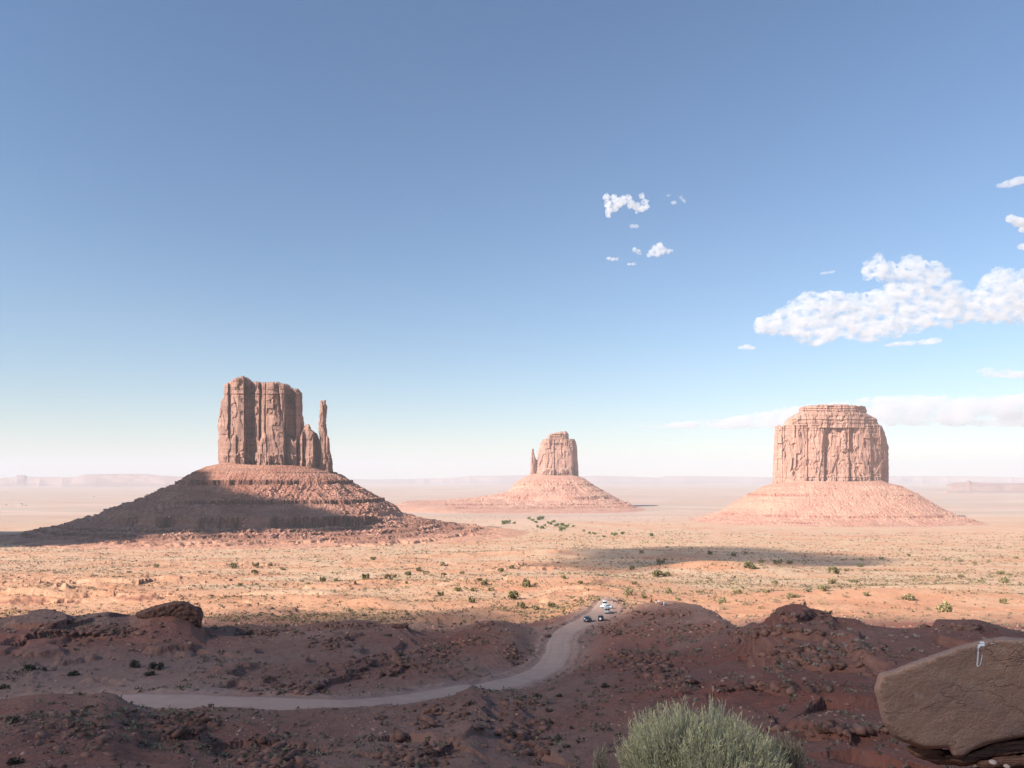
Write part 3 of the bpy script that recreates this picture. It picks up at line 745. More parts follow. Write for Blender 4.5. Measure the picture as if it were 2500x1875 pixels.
_mt, MG = talus('talus_slope', _c[0], _c[1], 222, 105,
                [(0, -8), (12, -20), (29, -37), (124, -85), (160, -112), (198, -127), (260, -145), (330, -160), (480, -175)],
                [(0, -5), (10, -18), (40, -37), (88, -64), (131, -95), (182, -124), (249, -145), (330, -160), (460, -175)],
                [(0, -10), (60, -42), (75, -54), (82, -62), (180, -120), (186, -127), (250, -143), (330, -156), (440, -172)],
                M_TAL2, mer, [(-54, -59, .0, 2), (-120, -125, .0, 2), (-139, -142, -.15, 2)], nphi=1200, nq=240, seed=51, skirt=(.62, .88), rough=.8)
scree(mer, MG, 1500, 2, 8, M_ROCK2, 7)

# --- far table lands
M_MESA = talus_material('far_mesa_rock', (.36, .22, .19), (.42, .29, .25), (.25, .15, .14), (.46, .34, .28))
mesa('mesa', 17500., [(-400, 1168), (-120, 1164), (0, 1167), (25, 1166), (38, 1163), (41, 1159.5), (61, 1159.5), (66, 1163.6), (113, 1164.5), (184, 1165), (190, 1164)], 1180, 900, [M_MESA], 5, 'hazy blue low mesa with a tiny flat cap at the far left of the horizon')
mesa('mesa', 16500., [(150, 1168), (184, 1165), (195, 1162), (208, 1158), (270, 1157), (338, 1156.5), (356, 1157.2), (390, 1161), (466, 1165), (540, 1168), (600, 1171)], 1181, 2500, [M_MESA], 6, 'long hazy blue mesa on the horizon left of the nearest butte')
mesa('mesa', 27000., [(780, 1175), (845, 1169), (904, 1170.5), (1000, 1169), (1100, 1167), (1150, 1162), (1220, 1161), (1286, 1160), (1420, 1162.5), (1457, 1161.5), (1560, 1164), (1606, 1166), (1631, 1162), (1739, 1162.5), (1886, 1165), (2000, 1164)], 1179, 5000, [M_MESA], 9, 'low pale pink tableland along the horizon behind the middle butte')
mesa('mesa', 26500., [(1990, 1170), (2060, 1165), (2174, 1162), (2290, 1162), (2403, 1163), (2500, 1165.5), (2750, 1166)], 1178, 5000, [M_MESA], 12, 'low pink tableland on the horizon right of the broad butte')
mesa('mesa', 9000., [(2310, 1182), (2335, 1178), (2356, 1177.5), (2362, 1174), (2366, 1173), (2372, 1177), (2400, 1179), (2470, 1180), (2640, 1182)], 1188, 700, [M_MESA], 15, 'faint purple ridge with one tiny peak, low on the right below the horizon')
# ------------------------------------------------------------------ near boulder with painted mark, and the ledge it sits on
def solid_from_outline(pts, Yf, Yb, name, mat, vox, disp, seed, round_=.06, parent=None, lean=0., inset=.86, bk=.22):
    """closed slab: outline as px,row points carried to depth Yf(row) in front and Yb behind, remeshed and roughened"""
    pts = np.array(pts, float); n = len(pts); c = pts.mean(0)
    f = pts * 1.0; b = c + (pts - c) * .93
    inf = c + (pts - c) * inset
    rows = pts[:, 1]
    yf = Yf + lean * (c[1] - rows) / 200.
    A = P(inf[:, 0], inf[:, 1], yf); B = P(f[:, 0], f[:, 1], yf + (Yb - Yf) * bk); C_ = P(b[:, 0], b[:, 1] + 0, yf * 0 + Yb)
    V = np.concatenate([A, B, C_, [A.mean(0)], [C_.mean(0)]]); i = np.arange(n); j = (i + 1) % n
    q = np.concatenate([np.stack([i, j, n + j, n + i], 1), np.stack([n + i, n + j, 2 * n + j, 2 * n + i], 1)])
    t = np.concatenate([np.stack([j, i, 0 * i + 3 * n], 1), np.stack([2 * n + i, 2 * n + j, 0 * i + 3 * n + 1], 1)])
    o = mesh_np('tmp', V, [q, t])
    md = o.modifiers.new('s', 'SUBSURF'); md.subdivision_type = 'SIMPLE'; md.levels = 2
    md = o.modifiers.new('r', 'REMESH'); md.mode = 'VOXEL'; md.voxel_size = vox
    md = o.modifiers.new('m', 'SMOOTH'); md.iterations = int(round_ * 100); md.factor = .5
    me = eval_copy(o); bpy.data.objects.remove(o)
    k = len(me.vertices); co = np.empty(k * 3, np.float32); me.vertices.foreach_get('co', co); co = co.reshape(-1, 3).astype(float)
    no = np.empty(k * 3, np.float32); me.vertices.foreach_get('normal', no); no = no.reshape(-1, 3)
    d = .45 * fbm3(co[:, 0] * 2.2, co[:, 1] * 2.2, co[:, 2] * 2.2, 4, seed) + .30 * fbm3(co[:, 0] * 14, co[:, 1] * 14, co[:, 2] * 14, 4, seed + 3) + .12 * fbm3(co[:, 0] * 50, co[:, 1] * 50, co[:, 2] * 50, 3, seed + 5)
    co = co + no * (d * disp)[:, None]
    me.vertices.foreach_set('co', co.astype(np.float32).ravel()); me.materials.clear(); me.materials.append(mat); me.name = name
    me.polygons.foreach_set('use_smooth', np.ones(len(me.polygons), bool)); me.update()
    o = bpy.data.objects.new(name, me); COL.objects.link(o); recenter(o, co.mean(0)); o.parent = parent
    return o


def boulder_material():
    m, nt, b = newmat('boulder_sandstone'); N = NB(nt); p = N.pos()
    a = N.noise(N.mapv(p, (1.4, 1.4, 1.4)), 1, 5, .6, .3); f = N.noise(N.mapv(p, (9, 9, 9)), 1, 6, .65); g = N.noise(N.mapv(p, (60, 60, 60)), 1, 4, .7)
    c = N.mix(N.rng(a, .35, .65), (.36, .215, .165), (.47, .26, .175)); c = N.mix(N.rng(f, .5, .7, 0., .45), c, (.37, .245, .20))
    c = N.mix(N.rng(f, .40, .28, 0., .5), c, (.62, .47, .37)); c = N.mix(N.rng(g, .58, .75, 0., .4), c, (.17, .11, .095)); c = N.mix(N.rng(g, .40, .28, 0., .3), c, (.68, .54, .44))
    cr = N.math('ABSOLUTE', N.math('SUBTRACT', N.noise(N.mapv(p, (1.1, 1.1, 2.6)), 1, 5, .55, .2), .5)); crk = N.rng(cr, .0, .006, 1., 0.)
    c = N.mix(N.math('MULTIPLY', crk, .3), c, (.10, .06, .05)); bd = N.noise(N.mapv(p, (.8, .8, 9)), 1, 4, .6, .2); c = N.mix(N.rng(bd, .52, .66, 0., .35), c, (.48, .30, .21))
    N.l(c, b.inputs['Base Color']); N.l(N.bump(N.math('SUBTRACT', N.math('ADD', N.math('MULTIPLY', f, .4), N.math('MULTIPLY', g, .3)), N.math('MULTIPLY', crk, .15)), .045, .8), b.inputs['Normal'])
    return m


def bedded(name):
    m, nt, b = newmat(name); N = NB(nt); p = N.pos()
    l = N.noise(N.mapv(p, (2.5, 2.5, 34)), 1, 4, .6, .5); g = N.noise(N.mapv(p, (30, 30, 45)), 1, 5, .7)
    c = N.mix(N.rng(l, .38, .62), (.17, .08, .055), (.36, .175, .115)); c = N.mix(N.rng(g, .55, .75, 0., .6), c, (.08, .04, .03)); N.l(c, b.inputs['Base Color'])
    N.l(N.bump(N.math('ADD', N.math('MULTIPLY', l, 1.), N.math('MULTIPLY', g, .6)), .06, 1.), b.inputs['Normal']); return m


M_BOUL = boulder_material()
OUT = [(2146, 1645), (2161, 1640), (2186, 1634), (2220, 1619), (2271, 1602), (2305, 1589), (2357, 1571), (2400, 1561), (2447, 1554), (2500, 1558), (2600, 1560), (2720, 1580), (2800, 1640), (2800, 1760), (2700, 1800), (2560, 1800), (2500, 1800), (2421, 1815), (2374, 1832), (2346, 1850),
       (2326, 1850), (2318, 1826), (2250, 1826), (2203, 1812), (2178, 1799), (2156, 1770), (2146, 1732), (2142, 1713), (2132, 1682)]
boul = solid_from_outline(OUT, 4.75, 6.4, 'boulder', M_BOUL, .016, .020, 4, .02, lean=-.18, inset=.955, bk=.07)
tag(boul, 'big sandstone block at the lower right with a white painted mark on its face', 'boulder')
dg = bpy.context.evaluated_depsgraph_get(); bt = BVHTree.FromPolygons([boul.matrix_world.translation * 0 + v.co + boul.location for v in boul.data.vertices], [p.vertices[:] for p in boul.data.polygons])


def face_pt(px, row):
    d = Vector(P(px, row, 1.)); d.normalize(); h = bt.ray_cast(Vector((0, 0, 0)), d)
    return (h[0] + h[1] * .003, h[1]) if h[0] else (Vector(P(px, row, 4.7)), Vector((0, -1, 0)))


M_WPAINT = simple_mat('white_chalk_paint', (.80, .80, .83), sc=40, var=.12)
MARKS = [([([(2388, 1578), (2387.6, 1590), (2387, 1600), (2386, 1612), (2384.5, 1625)], 3.8), ([(2384.5, 1625.5), (2388, 1625.6), (2391.5, 1624), (2394.6, 1614), (2396.4, 1606), (2397, 1598)], 2.2),
           ([(2388, 1579), (2391, 1575.5), (2395, 1574.3), (2403, 1573.6)], 5.5)], 'white painted upright hook with a short thick bar at its top'),
         ([([(2392, 1569.5), (2403, 1568.6)], 2.4)], 'short white dash just above the hook'), ([([(2417, 1570.5), (2426.5, 1570)], 2.2)], 'short white dash right of the hook'), ([([(2498, 1573.5), (2503, 1575)], 2.6)], 'small white dash at the right edge')]
for strokes, lb in MARKS:
    V = []; Fq = []
    for stroke, wd in strokes:
        s = np.array(stroke); L = np.concatenate([[0], np.cumsum(np.hypot(*np.diff(s, axis=0).T))]); q = np.linspace(0, L[-1], max(6, int(L[-1] / 1.5)))
        cx = np.interp(q, L, s[:, 0]); cy2 = np.interp(q, L, s[:, 1]); tx = np.gradient(cx); ty = np.gradient(cy2); l = np.hypot(tx, ty); tx /= l; ty /= l
        base = len(V); ww = wd * (.5 + .12 * vn2(q / 3, q * 0, 4))
        for i in range(len(q)):
            for sgn in (-1, 1): V.append(face_pt(cx[i] - ty[i] * ww[i] * sgn, cy2[i] + tx[i] * ww[i] * sgn)[0][:])
        Fq += [(base + 2 * i, base + 2 * i + 1, base + 2 * i + 3, base + 2 * i + 2) for i in range(len(q) - 1)]
    pm = mesh_np('painted_mark', np.array(V) - np.array(boul.location), np.array(Fq), M_WPAINT, parent=boul, world=False); pm['label'] = lb
M_LEDGE = bedded('dark_bedded_rock')
LG = [([(2300, 1838), (2350, 1846), (2420, 1816), (2520, 1798), (2760, 1800), (2760, 1840), (2520, 1838), (2420, 1850), (2350, 1868), (2300, 1862)], 4.95, 6.3, 'rust brown bedded ledge directly under the painted boulder'),
      ([(2215, 1822), (2250, 1822), (2325, 1836), (2325, 1866), (2290, 1862), (2250, 1850), (2222, 1838)], 5.05, 6.2, 'small dark wedge of rock under the left end of the painted boulder'),
      ([(2380, 1862), (2440, 1846), (2540, 1840), (2760, 1845), (2760, 1875), (2540, 1872), (2440, 1872), (2390, 1878)], 4.85, 6.4, 'lowest thin rock ledge at the lower right corner')]
for k, (pl, a, b_, lb) in enumerate(LG):
    tag(solid_from_outline(pl, a, b_, 'rock_ledge', M_LEDGE, .014, .055, 20 + k, .01, inset=.93, bk=.08), lb, 'rock ledge')
for px, row, w_, lb in [(2424, 1861, 17, 'pale egg-shaped stone on the soil below the painted boulder'), (2458, 1871, 14, 'rounded pinkish stone at the bottom edge right of the egg-shaped one')]:
    Vr, Fr = ico(3); r = w_ / F * 4.6 / 2; p = P(px, row, 4.6); Vr = Vr * (1 + .12 * fbm3(Vr[:, 0] * 2, Vr[:, 1] * 2, Vr[:, 2] * 2, 3, int(px)))[:, None] * np.array([r, r, r * .65])
    o = mesh_np('stone', Vr, Fr, simple_mat('stone', (.5, .36, .3), sc=30), smooth=True); o.location = p; tag(o, lb, 'stone')

# ------------------------------------------------------------------ rock outcrops on the shaded slope
M_OUT = simple_mat('dark_outcrop_rock', (.17, .085, .062), sc=.9, var=.6)
tag(solid_from_outline([(330, 1497), (380, 1479), (420, 1470), (448, 1468), (462, 1473), (476, 1481), (487, 1483), (494, 1492), (496, 1502), (491, 1516), (492, 1530), (470, 1536), (440, 1536), (410, 1532), (370, 1520), (335, 1508)], 186, 206, 'rock_outcrop', M_OUT, .30, .85, 61, .03, lean=-6),
    'blunt dark rock bluff standing up on the shaded ridge at the left', 'rock outcrop')
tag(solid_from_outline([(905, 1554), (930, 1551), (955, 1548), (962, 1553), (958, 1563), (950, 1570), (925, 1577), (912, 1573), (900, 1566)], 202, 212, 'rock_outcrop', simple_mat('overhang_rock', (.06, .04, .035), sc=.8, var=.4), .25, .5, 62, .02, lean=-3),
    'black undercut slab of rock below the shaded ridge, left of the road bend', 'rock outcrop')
tag(solid_from_outline([(955, 1525), (975, 1523), (993, 1524), (998, 1527), (995, 1533), (994, 1546), (985, 1544), (972, 1536), (958, 1531)], 222, 232, 'rock_outcrop', M_OUT, .25, .5, 63, .02, lean=-3),
    'small square-cut ledge with an overhanging lip, on the shade line above the black slab', 'rock outcrop')

# ------------------------------------------------------------------ rubble and scrub
def scatter(n, a0, a1, y0, y1, seed, dens=None):
    rg = np.random.default_rng(seed); a = rg.uniform(a0, a1, n * 4); y = np.exp(rg.uniform(math.log(y0), math.log(y1), n * 4)); x = a * y
    if dens is not None:
        k = dens(x, y) > rg.random(n * 4); x, y = x[k][:n], y[k][:n]
    else: x, y = x[:n], y[:n]
    D, Z, W = road_near(x, y); k = D > W + .6; x, y = x[k], y[k]
    return np.stack([x, y, H(x, y)], 1)


M_RUB = simple_mat('slope_rubble', (.19, .095, .068), sc=.6, var=.7)
PILES = [(1590, 1625, 90, 38, 260), (1520, 1600, 40, 14, 60), (1280, 1800, 75, 45, 260), (1480, 1530, 60, 16, 90), (810, 1570, 45, 22, 160), (1070, 1590, 55, 22, 170), (1160, 1565, 40, 16, 90), (940, 1625, 110, 26, 200), (1250, 1600, 30, 22, 110), (670, 1850, 90, 40, 260), (1000, 1850, 90, 30, 200),
         (470, 1760, 80, 40, 200), (240, 1540, 160, 24, 330), (700, 1680, 120, 18, 120), (860, 1650, 60, 10, 90), (1900, 1680, 150, 12, 200), (2060, 1790, 110, 20, 160), (2000, 1600, 160, 40, 200), (1660, 1670, 60, 14, 90), (1850, 1545, 160, 14, 120), (1350, 1555, 30, 60, 80), (1500, 1545, 50, 12, 80), (1600, 1500, 110, 16, 160), (1640, 1540, 120, 20, 140), (1960, 1510, 90, 12, 110), (2350, 1535, 60, 10, 50), (1180, 1530, 60, 10, 90), (860, 1530, 90, 8, 110), (640, 1545, 90, 12, 110), (1100, 1750, 160, 30, 140), (150, 1800, 120, 60, 120), (1270, 1720, 60, 20, 60)]
pp = []; rg = np.random.default_rng(5)
for px, row, sx, sy, n in PILES:
    for _ in range(n):
        pp.append((px + rg.normal() * sx * .5, row + rg.normal() * sy * .5))
TC = {}


def hits(pr, ymin=40., ymax=2500.):
    pr = np.array(pr, float); Y = np.geomspace(ymin, ymax, 700)
    PX = P(pr[:, 0][:, None], pr[:, 1][:, None], Y[None, :]); g = H(PX[..., 0], PX[..., 1]); b = PX[..., 2] < g; i = np.argmax(b, 1); i = np.where(b.any(1), i, len(Y) - 1); r = np.arange(len(pr))
    return np.stack([PX[r, i, 0], PX[r, i, 1], g[r, i]], 1)


pts = hits(pp, 40, 330); sz = np.clip(.30 + 1.3 * rg.random(len(pts)) ** 3, 0, 2) * (pts[:, 1] / 130) ** .5
ok = road_near(pts[:, 0], pts[:, 1]); k = ok[0] > ok[2] + .5; pts, sz = pts[k], sz[k]
o = rocks_mesh('rubble', pts, sz, M_RUB, None, 9, 1, .8); tag(o, 'heaps and streaks of broken dark rock over the shaded slopes', 'rubble', kind='stuff')
pts = scatter(6500, -.78, .78, 42, 330, 77, lambda x, y: ss(-.15, .5, fbm2(x / 18, y / 18, 3, 13)) * .9 + .08)
sz = .12 + .55 * RNG.random(len(pts)) ** 4 * (pts[:, 1] / 100)
o = rocks_mesh('loose_stones', pts, sz, simple_mat('loose_stone', (.34, .20, .15), sc=.4, var=.5), None, 10, 1, .7); tag(o, 'loose stones strewn over the shaded slopes', 'stones', kind='stuff')


def tufts(name, pts, size, mats, seed, nb=9, up=1.0):
    """many low scrub tufts: each a spray of small leaf clumps"""
    rg = np.random.default_rng(seed); n = len(pts)
    th = rg.uniform(0, 2 * np.pi, (n, nb)); r = rg.random((n, nb)) ** .5 * .42; hh = rg.random((n, nb)) * .42 * np.sqrt(1 - (r / .5) ** 2) * up
    c = np.stack([r * np.cos(th), r * np.sin(th), hh], -1)
    T = rg.normal(size=(n, nb, 3, 3)) * .17
    V = (c[:, :, None, :] + T) * size[:, None, None, None]; V[..., 2] = np.maximum(V[..., 2], -.02); V = V + pts[:, None, None, :]
    Fc = np.arange(n * nb * 3).reshape(-1, 3)
    return mesh_np(name, V.reshape(-1, 3), Fc, mats)


M_SC1 = leaf_mat('scrub_straw', [(.33, .27, .14), (.24, .20, .10), (.3, .2, .1)], False)
M_SC2 = leaf_mat('scrub_dark', [(.15, .12, .075), (.10, .085, .05), (.1, .1, .05)], False)
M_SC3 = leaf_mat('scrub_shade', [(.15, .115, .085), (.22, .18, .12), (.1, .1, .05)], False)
dm = lambda x, y: (.2 + .8 * ss(-.2, .35, fbm2(x / 60, y / 45, 4, 22))) * (1 - .85 * ss(20, 90, x) * ss(470, 380, y))
q = scatter(34000, -.78, .78, 290, 1700, 101, dm); o = tufts('dry_grass', q, RNG.uniform(.7, 1.7, len(q)) * (q[:, 1] / 500) ** .35, M_SC1, 5, 7, .7); tag(o, 'straw coloured grass tufts over the sunlit flats', 'grass', kind='stuff')
q = scatter(26000, -.78, .78, 280, 2000, 102, dm); o = tufts('scrub', q, (.9 + 2.0 * RNG.random(len(q)) ** 3) * (q[:, 1] / 450) ** .45, M_SC2, 6, 9, 1.); tag(o, 'dark low brush dotted over the sunlit flats', 'brush', kind='stuff')
dn = lambda x, y: .10 + .9 * ss(.0, .5, fbm2(x / 20, y / 16, 3, 29))
q = scatter(7500, -.78, .78, 44, 320, 103, dn); o = tufts('slope_scrub', q, (.3 + 1.1 * RNG.random(len(q)) ** 2) * (q[:, 1] / 130) ** .5, M_SC3, 7, 10, 1.); tag(o, 'low brush and weeds on the shaded slopes', 'brush', kind='stuff')

# ------------------------------------------------------------------ single bushes and small trees
def bush_mesh(name, seed, kind):
    rg = np.random.default_rng(seed); V = []; Fc = []
    n = {'juniper': 330, 'sage': 260, 'dry': 150, 'cotton': 260}[kind]
    lob = rg.normal(size=(6, 3)) * [.28, .28, .12] + [0, 0, {'juniper': .42, 'sage': .26, 'dry': .25, 'cotton': .5}[kind]]
    for i in range(n):
        c = lob[rg.integers(6)]; d = rg.normal(size=3); d /= np.linalg.norm(d); p = c + d * rg.uniform(.14, .30) * [1, 1, .85]
        p[2] = max(p[2], .02); r = math.hypot(p[0], p[1]); p[:2] *= min(1, .52 / max(r, 1e-3)); s = {'juniper': .075, 'sage': .07, 'dry': .05, 'cotton': .08}[kind]
        b = len(V); t = rg.normal(size=(4, 3)) * s
        if kind == 'dry': t = np.outer([-1, -.4, .4, 1], d) * .13 + rg.normal(size=(4, 3)) * .012
        for v in t: V.append(p + v)
        Fc += [(b, b + 1, b + 2), (b, b + 2, b + 3)]
    # forked stems
    for k in range(5):
        a = rg.uniform(0, 2 * np.pi); e = np.array([math.cos(a) * .25, math.sin(a) * .25, .40]); b = len(V)
        for q_ in (0, 1):
            w_ = .035 if q_ == 0 else .012
            for c3 in range(3):
                an = c3 * 2.09; V.append(e * q_ + [math.cos(an) * w_, math.sin(an) * w_, -.05 * (1 - q_)])
        for c3 in range(3):
            c4 = (c3 + 1) % 3; Fc += [(b + c3, b + c4, b + 3 + c4), (b + c3, b + 3 + c4, b + 3 + c3)]
    return np.array(V), np.array(Fc)


BM = {'juniper': leaf_mat('juniper_leaf', [(.19, .165, .075), (.26, .22, .10), (.15, .135, .06)]), 'sage': leaf_mat('sage_leaf', [(.27, .225, .115), (.35, .29, .15), (.22, .185, .095)]),
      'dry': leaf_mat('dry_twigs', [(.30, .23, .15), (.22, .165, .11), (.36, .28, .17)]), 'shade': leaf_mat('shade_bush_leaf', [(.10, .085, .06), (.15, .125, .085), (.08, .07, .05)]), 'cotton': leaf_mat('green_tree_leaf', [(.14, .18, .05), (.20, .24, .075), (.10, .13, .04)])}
BMESH = {}
for kd in ('juniper', 'sage', 'dry', 'shade', 'cotton'):
    BMESH[kd] = []
    for v in range(3):
        Vb, Fb = bush_mesh('b', v * 7 + len(kd), {'shade': 'sage'}.get(kd, kd)); t = mesh_np('bush', Vb, Fb, BM[kd]); BMESH[kd].append(t.data); bpy.data.objects.remove(t)

B = {  # zone: (where text, group, [(px, base row, width px, kind)])
 'A': ('on the sunlit left flat', 'bushes on the left sunlit flat', [(380, 1386, 14, 'sage'), (573, 1388, 22, 'sage'), (315, 1400, 10, 'sage'), (587, 1431, 15, 'sage'), (622, 1400, 14, 'juniper'), (624, 1384, 14, 'juniper'), (660, 1382, 11, 'juniper'), (692, 1392, 13, 'sage'), (787, 1421, 14, 'juniper'), (821, 1420, 13, 'sage'), (752, 1427, 10, 'sage'), (893, 1418, 16, 'juniper'), (910, 1368, 14, 'juniper')]),
 'B': ('in the loose row left of the photo centre', 'bushes in the row left of the centre', [(945, 1413, 15, 'juniper'), (964, 1411, 10, 'juniper'), (996, 1405, 16, 'juniper'), (1022, 1396, 13, 'juniper'), (1041, 1402, 14, 'sage'), (1079, 1381, 14, 'sage'), (1084, 1407, 12, 'juniper'), (958, 1429, 9, 'dry'), (992, 1426, 10, 'sage'), (1052, 1407, 10, 'dry'), (1127, 1402, 12, 'sage')]),
 'C': ('on the slope left of the road end', 'bushes on the orange slope left of the road end', [(1076, 1456, 14, 'juniper'), (1117, 1444, 14, 'juniper'), (1154, 1444, 14, 'juniper'), (1151, 1471, 15, 'juniper'), (1171, 1419, 13, 'juniper'), (1182, 1429, 15, 'juniper'), (1198, 1443, 15, 'sage'), (1223, 1396, 14, 'juniper'), (1249, 1389, 12, 'juniper'), (1284, 1433, 23, 'juniper'), (1252, 1464, 32, 'juniper'), (1274, 1485, 19, 'juniper'), (1309, 1488, 19, 'sage'), (1347, 1483, 19, 'juniper'), (1296, 1457, 15, 'dry'), (1398, 1462, 13, 'sage'), (1417, 1427, 12, 'juniper'), (1377, 1414, 12, 'juniper')]),
 'D': ('on the bright sand beyond the road end', 'bushes on the sand beyond the road end', [(1438, 1459, 17, 'dry'), (1460, 1466, 11, 'sage'), (1488, 1468, 19, 'dry'), (1531, 1453, 21, 'sage'), (1572, 1461, 15, 'sage'), (1550, 1427, 14, 'sage'), (1630, 1449, 20, 'sage'), (1650, 1455, 15, 'dry'), (1656, 1467, 13, 'sage'), (1706, 1448, 12, 'sage'), (1760, 1474, 22, 'sage'), (1768, 1489, 24, 'dry'), (1803, 1451, 20, 'sage'), (1823, 1477, 26, 'dry'), (1871, 1449, 16, 'sage'), (1890, 1471, 26, 'dry')]),
 'E': ('near the shaded strip, right flats', 'bushes beside the shaded strip', [(1542, 1391, 12, 'juniper'), (1613, 1377, 17, 'juniper'), (1605, 1409, 24, 'juniper'), (1627, 1407, 17, 'juniper'), (1732, 1354, 14, 'juniper'), (1567, 1351, 12, 'sage'), (1822, 1352, 11, 'sage'), (1792, 1359, 12, 'juniper'), (1858, 1374, 12, 'juniper'), (1830, 1389, 25, 'juniper'), (1898, 1378, 18, 'juniper'), (1928, 1377, 16, 'juniper'), (2037, 1401, 22, 'juniper'), (2067, 1395, 10, 'juniper'), (2099, 1385, 13, 'juniper'), (2104, 1369, 11, 'sage'), (2153, 1367, 11, 'sage'), (2219, 1358, 8, 'juniper')]),
 'F': ('on the pink sand at the right', 'bushes on the pink sand at the right', [(2009, 1443, 25, 'sage'), (2034, 1426, 20, 'sage'), (2056, 1427, 15, 'dry'), (2078, 1422, 13, 'sage'), (2091, 1422, 14, 'sage'), (1892, 1425, 17, 'sage'), (2018, 1478, 16, 'dry'), (1928, 1460, 19, 'sage'), (1947, 1460, 13, 'sage'), (2066, 1459, 16, 'dry'), (2116, 1455, 16, 'sage'), (2224, 1467, 24, 'sage'), (2207, 1463, 12, 'sage'), (2268, 1490, 22, 'dry'), (2303, 1494, 36, 'sage'), (2192, 1464, 18, 'dry'), (2403, 1514, 20, 'dry'), (2425, 1520, 20, 'dry')]),
 'G': ('on the pale plain, far right', 'bushes on the pale plain at the far right', [(2452, 1474, 19, 'sage'), (2449, 1423, 22, 'sage'), (2396, 1424, 13, 'sage'), (2404, 1445, 9, 'dry'), (2290, 1410, 15, 'dry'), (2346, 1410, 13, 'sage'), (2446, 1403, 19, 'sage'), (2461, 1405, 12, 'sage'), (2346, 1372, 12, 'sage'), (2379, 1378, 10, 'sage'), (2479, 1364, 12, 'sage'), (2414, 1372, 9, 'sage'), (2310, 1368, 8, 'sage'), (2417, 1430, 9, 'dry')]),
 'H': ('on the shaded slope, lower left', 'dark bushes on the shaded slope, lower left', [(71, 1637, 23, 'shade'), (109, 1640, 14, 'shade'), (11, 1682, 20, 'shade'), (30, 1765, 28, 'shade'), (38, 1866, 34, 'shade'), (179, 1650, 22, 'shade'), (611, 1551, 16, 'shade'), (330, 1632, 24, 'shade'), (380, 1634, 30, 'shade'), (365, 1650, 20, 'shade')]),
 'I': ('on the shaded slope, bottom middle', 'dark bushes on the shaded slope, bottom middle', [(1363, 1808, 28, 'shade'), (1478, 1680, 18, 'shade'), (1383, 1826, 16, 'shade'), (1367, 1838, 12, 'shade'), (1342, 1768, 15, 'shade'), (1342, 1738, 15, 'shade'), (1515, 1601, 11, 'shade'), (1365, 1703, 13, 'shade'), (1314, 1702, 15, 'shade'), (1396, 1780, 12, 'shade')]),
}
KW = {'juniper': ('dark green', 'juniper'), 'sage': ('yellow-olive', 'sagebrush'), 'dry': ('brown twiggy', 'dry bush'), 'shade': ('dark', 'bush'), 'cotton': ('fresh green', 'tree')}
ORD = ['leftmost', 'second', 'third', 'fourth', 'fifth', 'sixth', 'seventh', 'eighth', 'ninth', 'tenth', 'eleventh', 'twelfth', 'thirteenth', 'fourteenth', 'fifteenth', 'sixteenth', 'seventeenth', 'eighteenth']
for zi, (zk, (where, grp, lst)) in enumerate(B.items()):
    hp = hits([(a, r) for a, r, w_, k in lst], 42, 2500)
    byk = {}
    for i, e in enumerate(lst): byk.setdefault(e[3], []).append(i)
    for kd, ids in byk.items():
        ids.sort(key=lambda i: lst[i][0]); big = max(ids, key=lambda i: lst[i][2])
        for rank, i in enumerate(ids):
            px, row, wpx, _ = lst[i]; p = hp[i]; w_ = wpx / F * p[1] * .95
            o = bpy.data.objects.new({'juniper': 'juniper', 'sage': 'sagebrush', 'dry': 'dry_bush', 'shade': 'bush'}[kd], BMESH[kd][(i + zi) % 3]); COL.objects.link(o)
            o.location = (p[0], p[1], p[2] - .05); s = w_; o.scale = (s, s, s * random.uniform(.8, 1.1)); o.rotation_euler = (0, 0, random.uniform(0, 6.28))
            cw, nm = KW[kd]
            if len(ids) == 1: lb = f'only {cw} {nm} {where}'
            elif i == big: lb = f'widest {cw} {nm} {where}'
            elif rank == 0: lb = f'leftmost {cw} {nm} {where}'
            elif rank == len(ids) - 1: lb = f'rightmost {cw} {nm} {where}'
            else: lb = f'{ORD[rank]} {cw} {nm} from the left {where}'
            tag(o, lb, 'bush', grp)
BM['pale'] = leaf_mat('pale_weed_leaf', [(.46, .38, .31), (.56, .47, .39), (.40, .33, .27)]); PM = []
for v in range(2):
    Vb, Fb = bush_mesh('b', 40 + v, 'sage'); t = mesh_np('weed', Vb, Fb, BM['pale']); PM.append(t.data); bpy.data.objects.remove(t)
PW = [(190, 260), (215, 245), (320, 250), (430, 165), (575, 180), (655, 215), (565, 320), (505, 295), (735, 305), (800, 325), (920, 350), (1010, 340), (1015, 395), (870, 270), (375, 345), (540, 395), (560, 435), (630, 425), (640, 470), (705, 465), (820, 375), (850, 400), (905, 420), (1050, 425), (1160, 430), (1190, 320), (1310, 330), (1385, 325), (1280, 470), (1420, 440), (400, 520), (605, 575), (515, 650), (750, 680), (120, 640), (35, 630), (920, 750), (680, 930), (935, 1080), (780, 1050), (780, 1135), (-300, 430), (-540, 580), (-320, 820), (-200, 610), (-380, 640)]
hp = hits([(1800 + a / 3.16, 1453 + b / 3.16) for a, b in PW], 42, 400)
for i, p in enumerate(hp):
    o = bpy.data.objects.new('weed', PM[i % 2]); COL.objects.link(o); s = random.uniform(7, 12) / F * p[1]; o.location = (p[0], p[1], p[2] - .03); o.scale = (s, s, s * .9); o.rotation_euler = (0, 0, random.uniform(0, 6))
    tag(o, 'small pale rounded weed on the shaded slope left of the painted boulder', 'weed', 'pale rounded weeds on the shaded right slope')
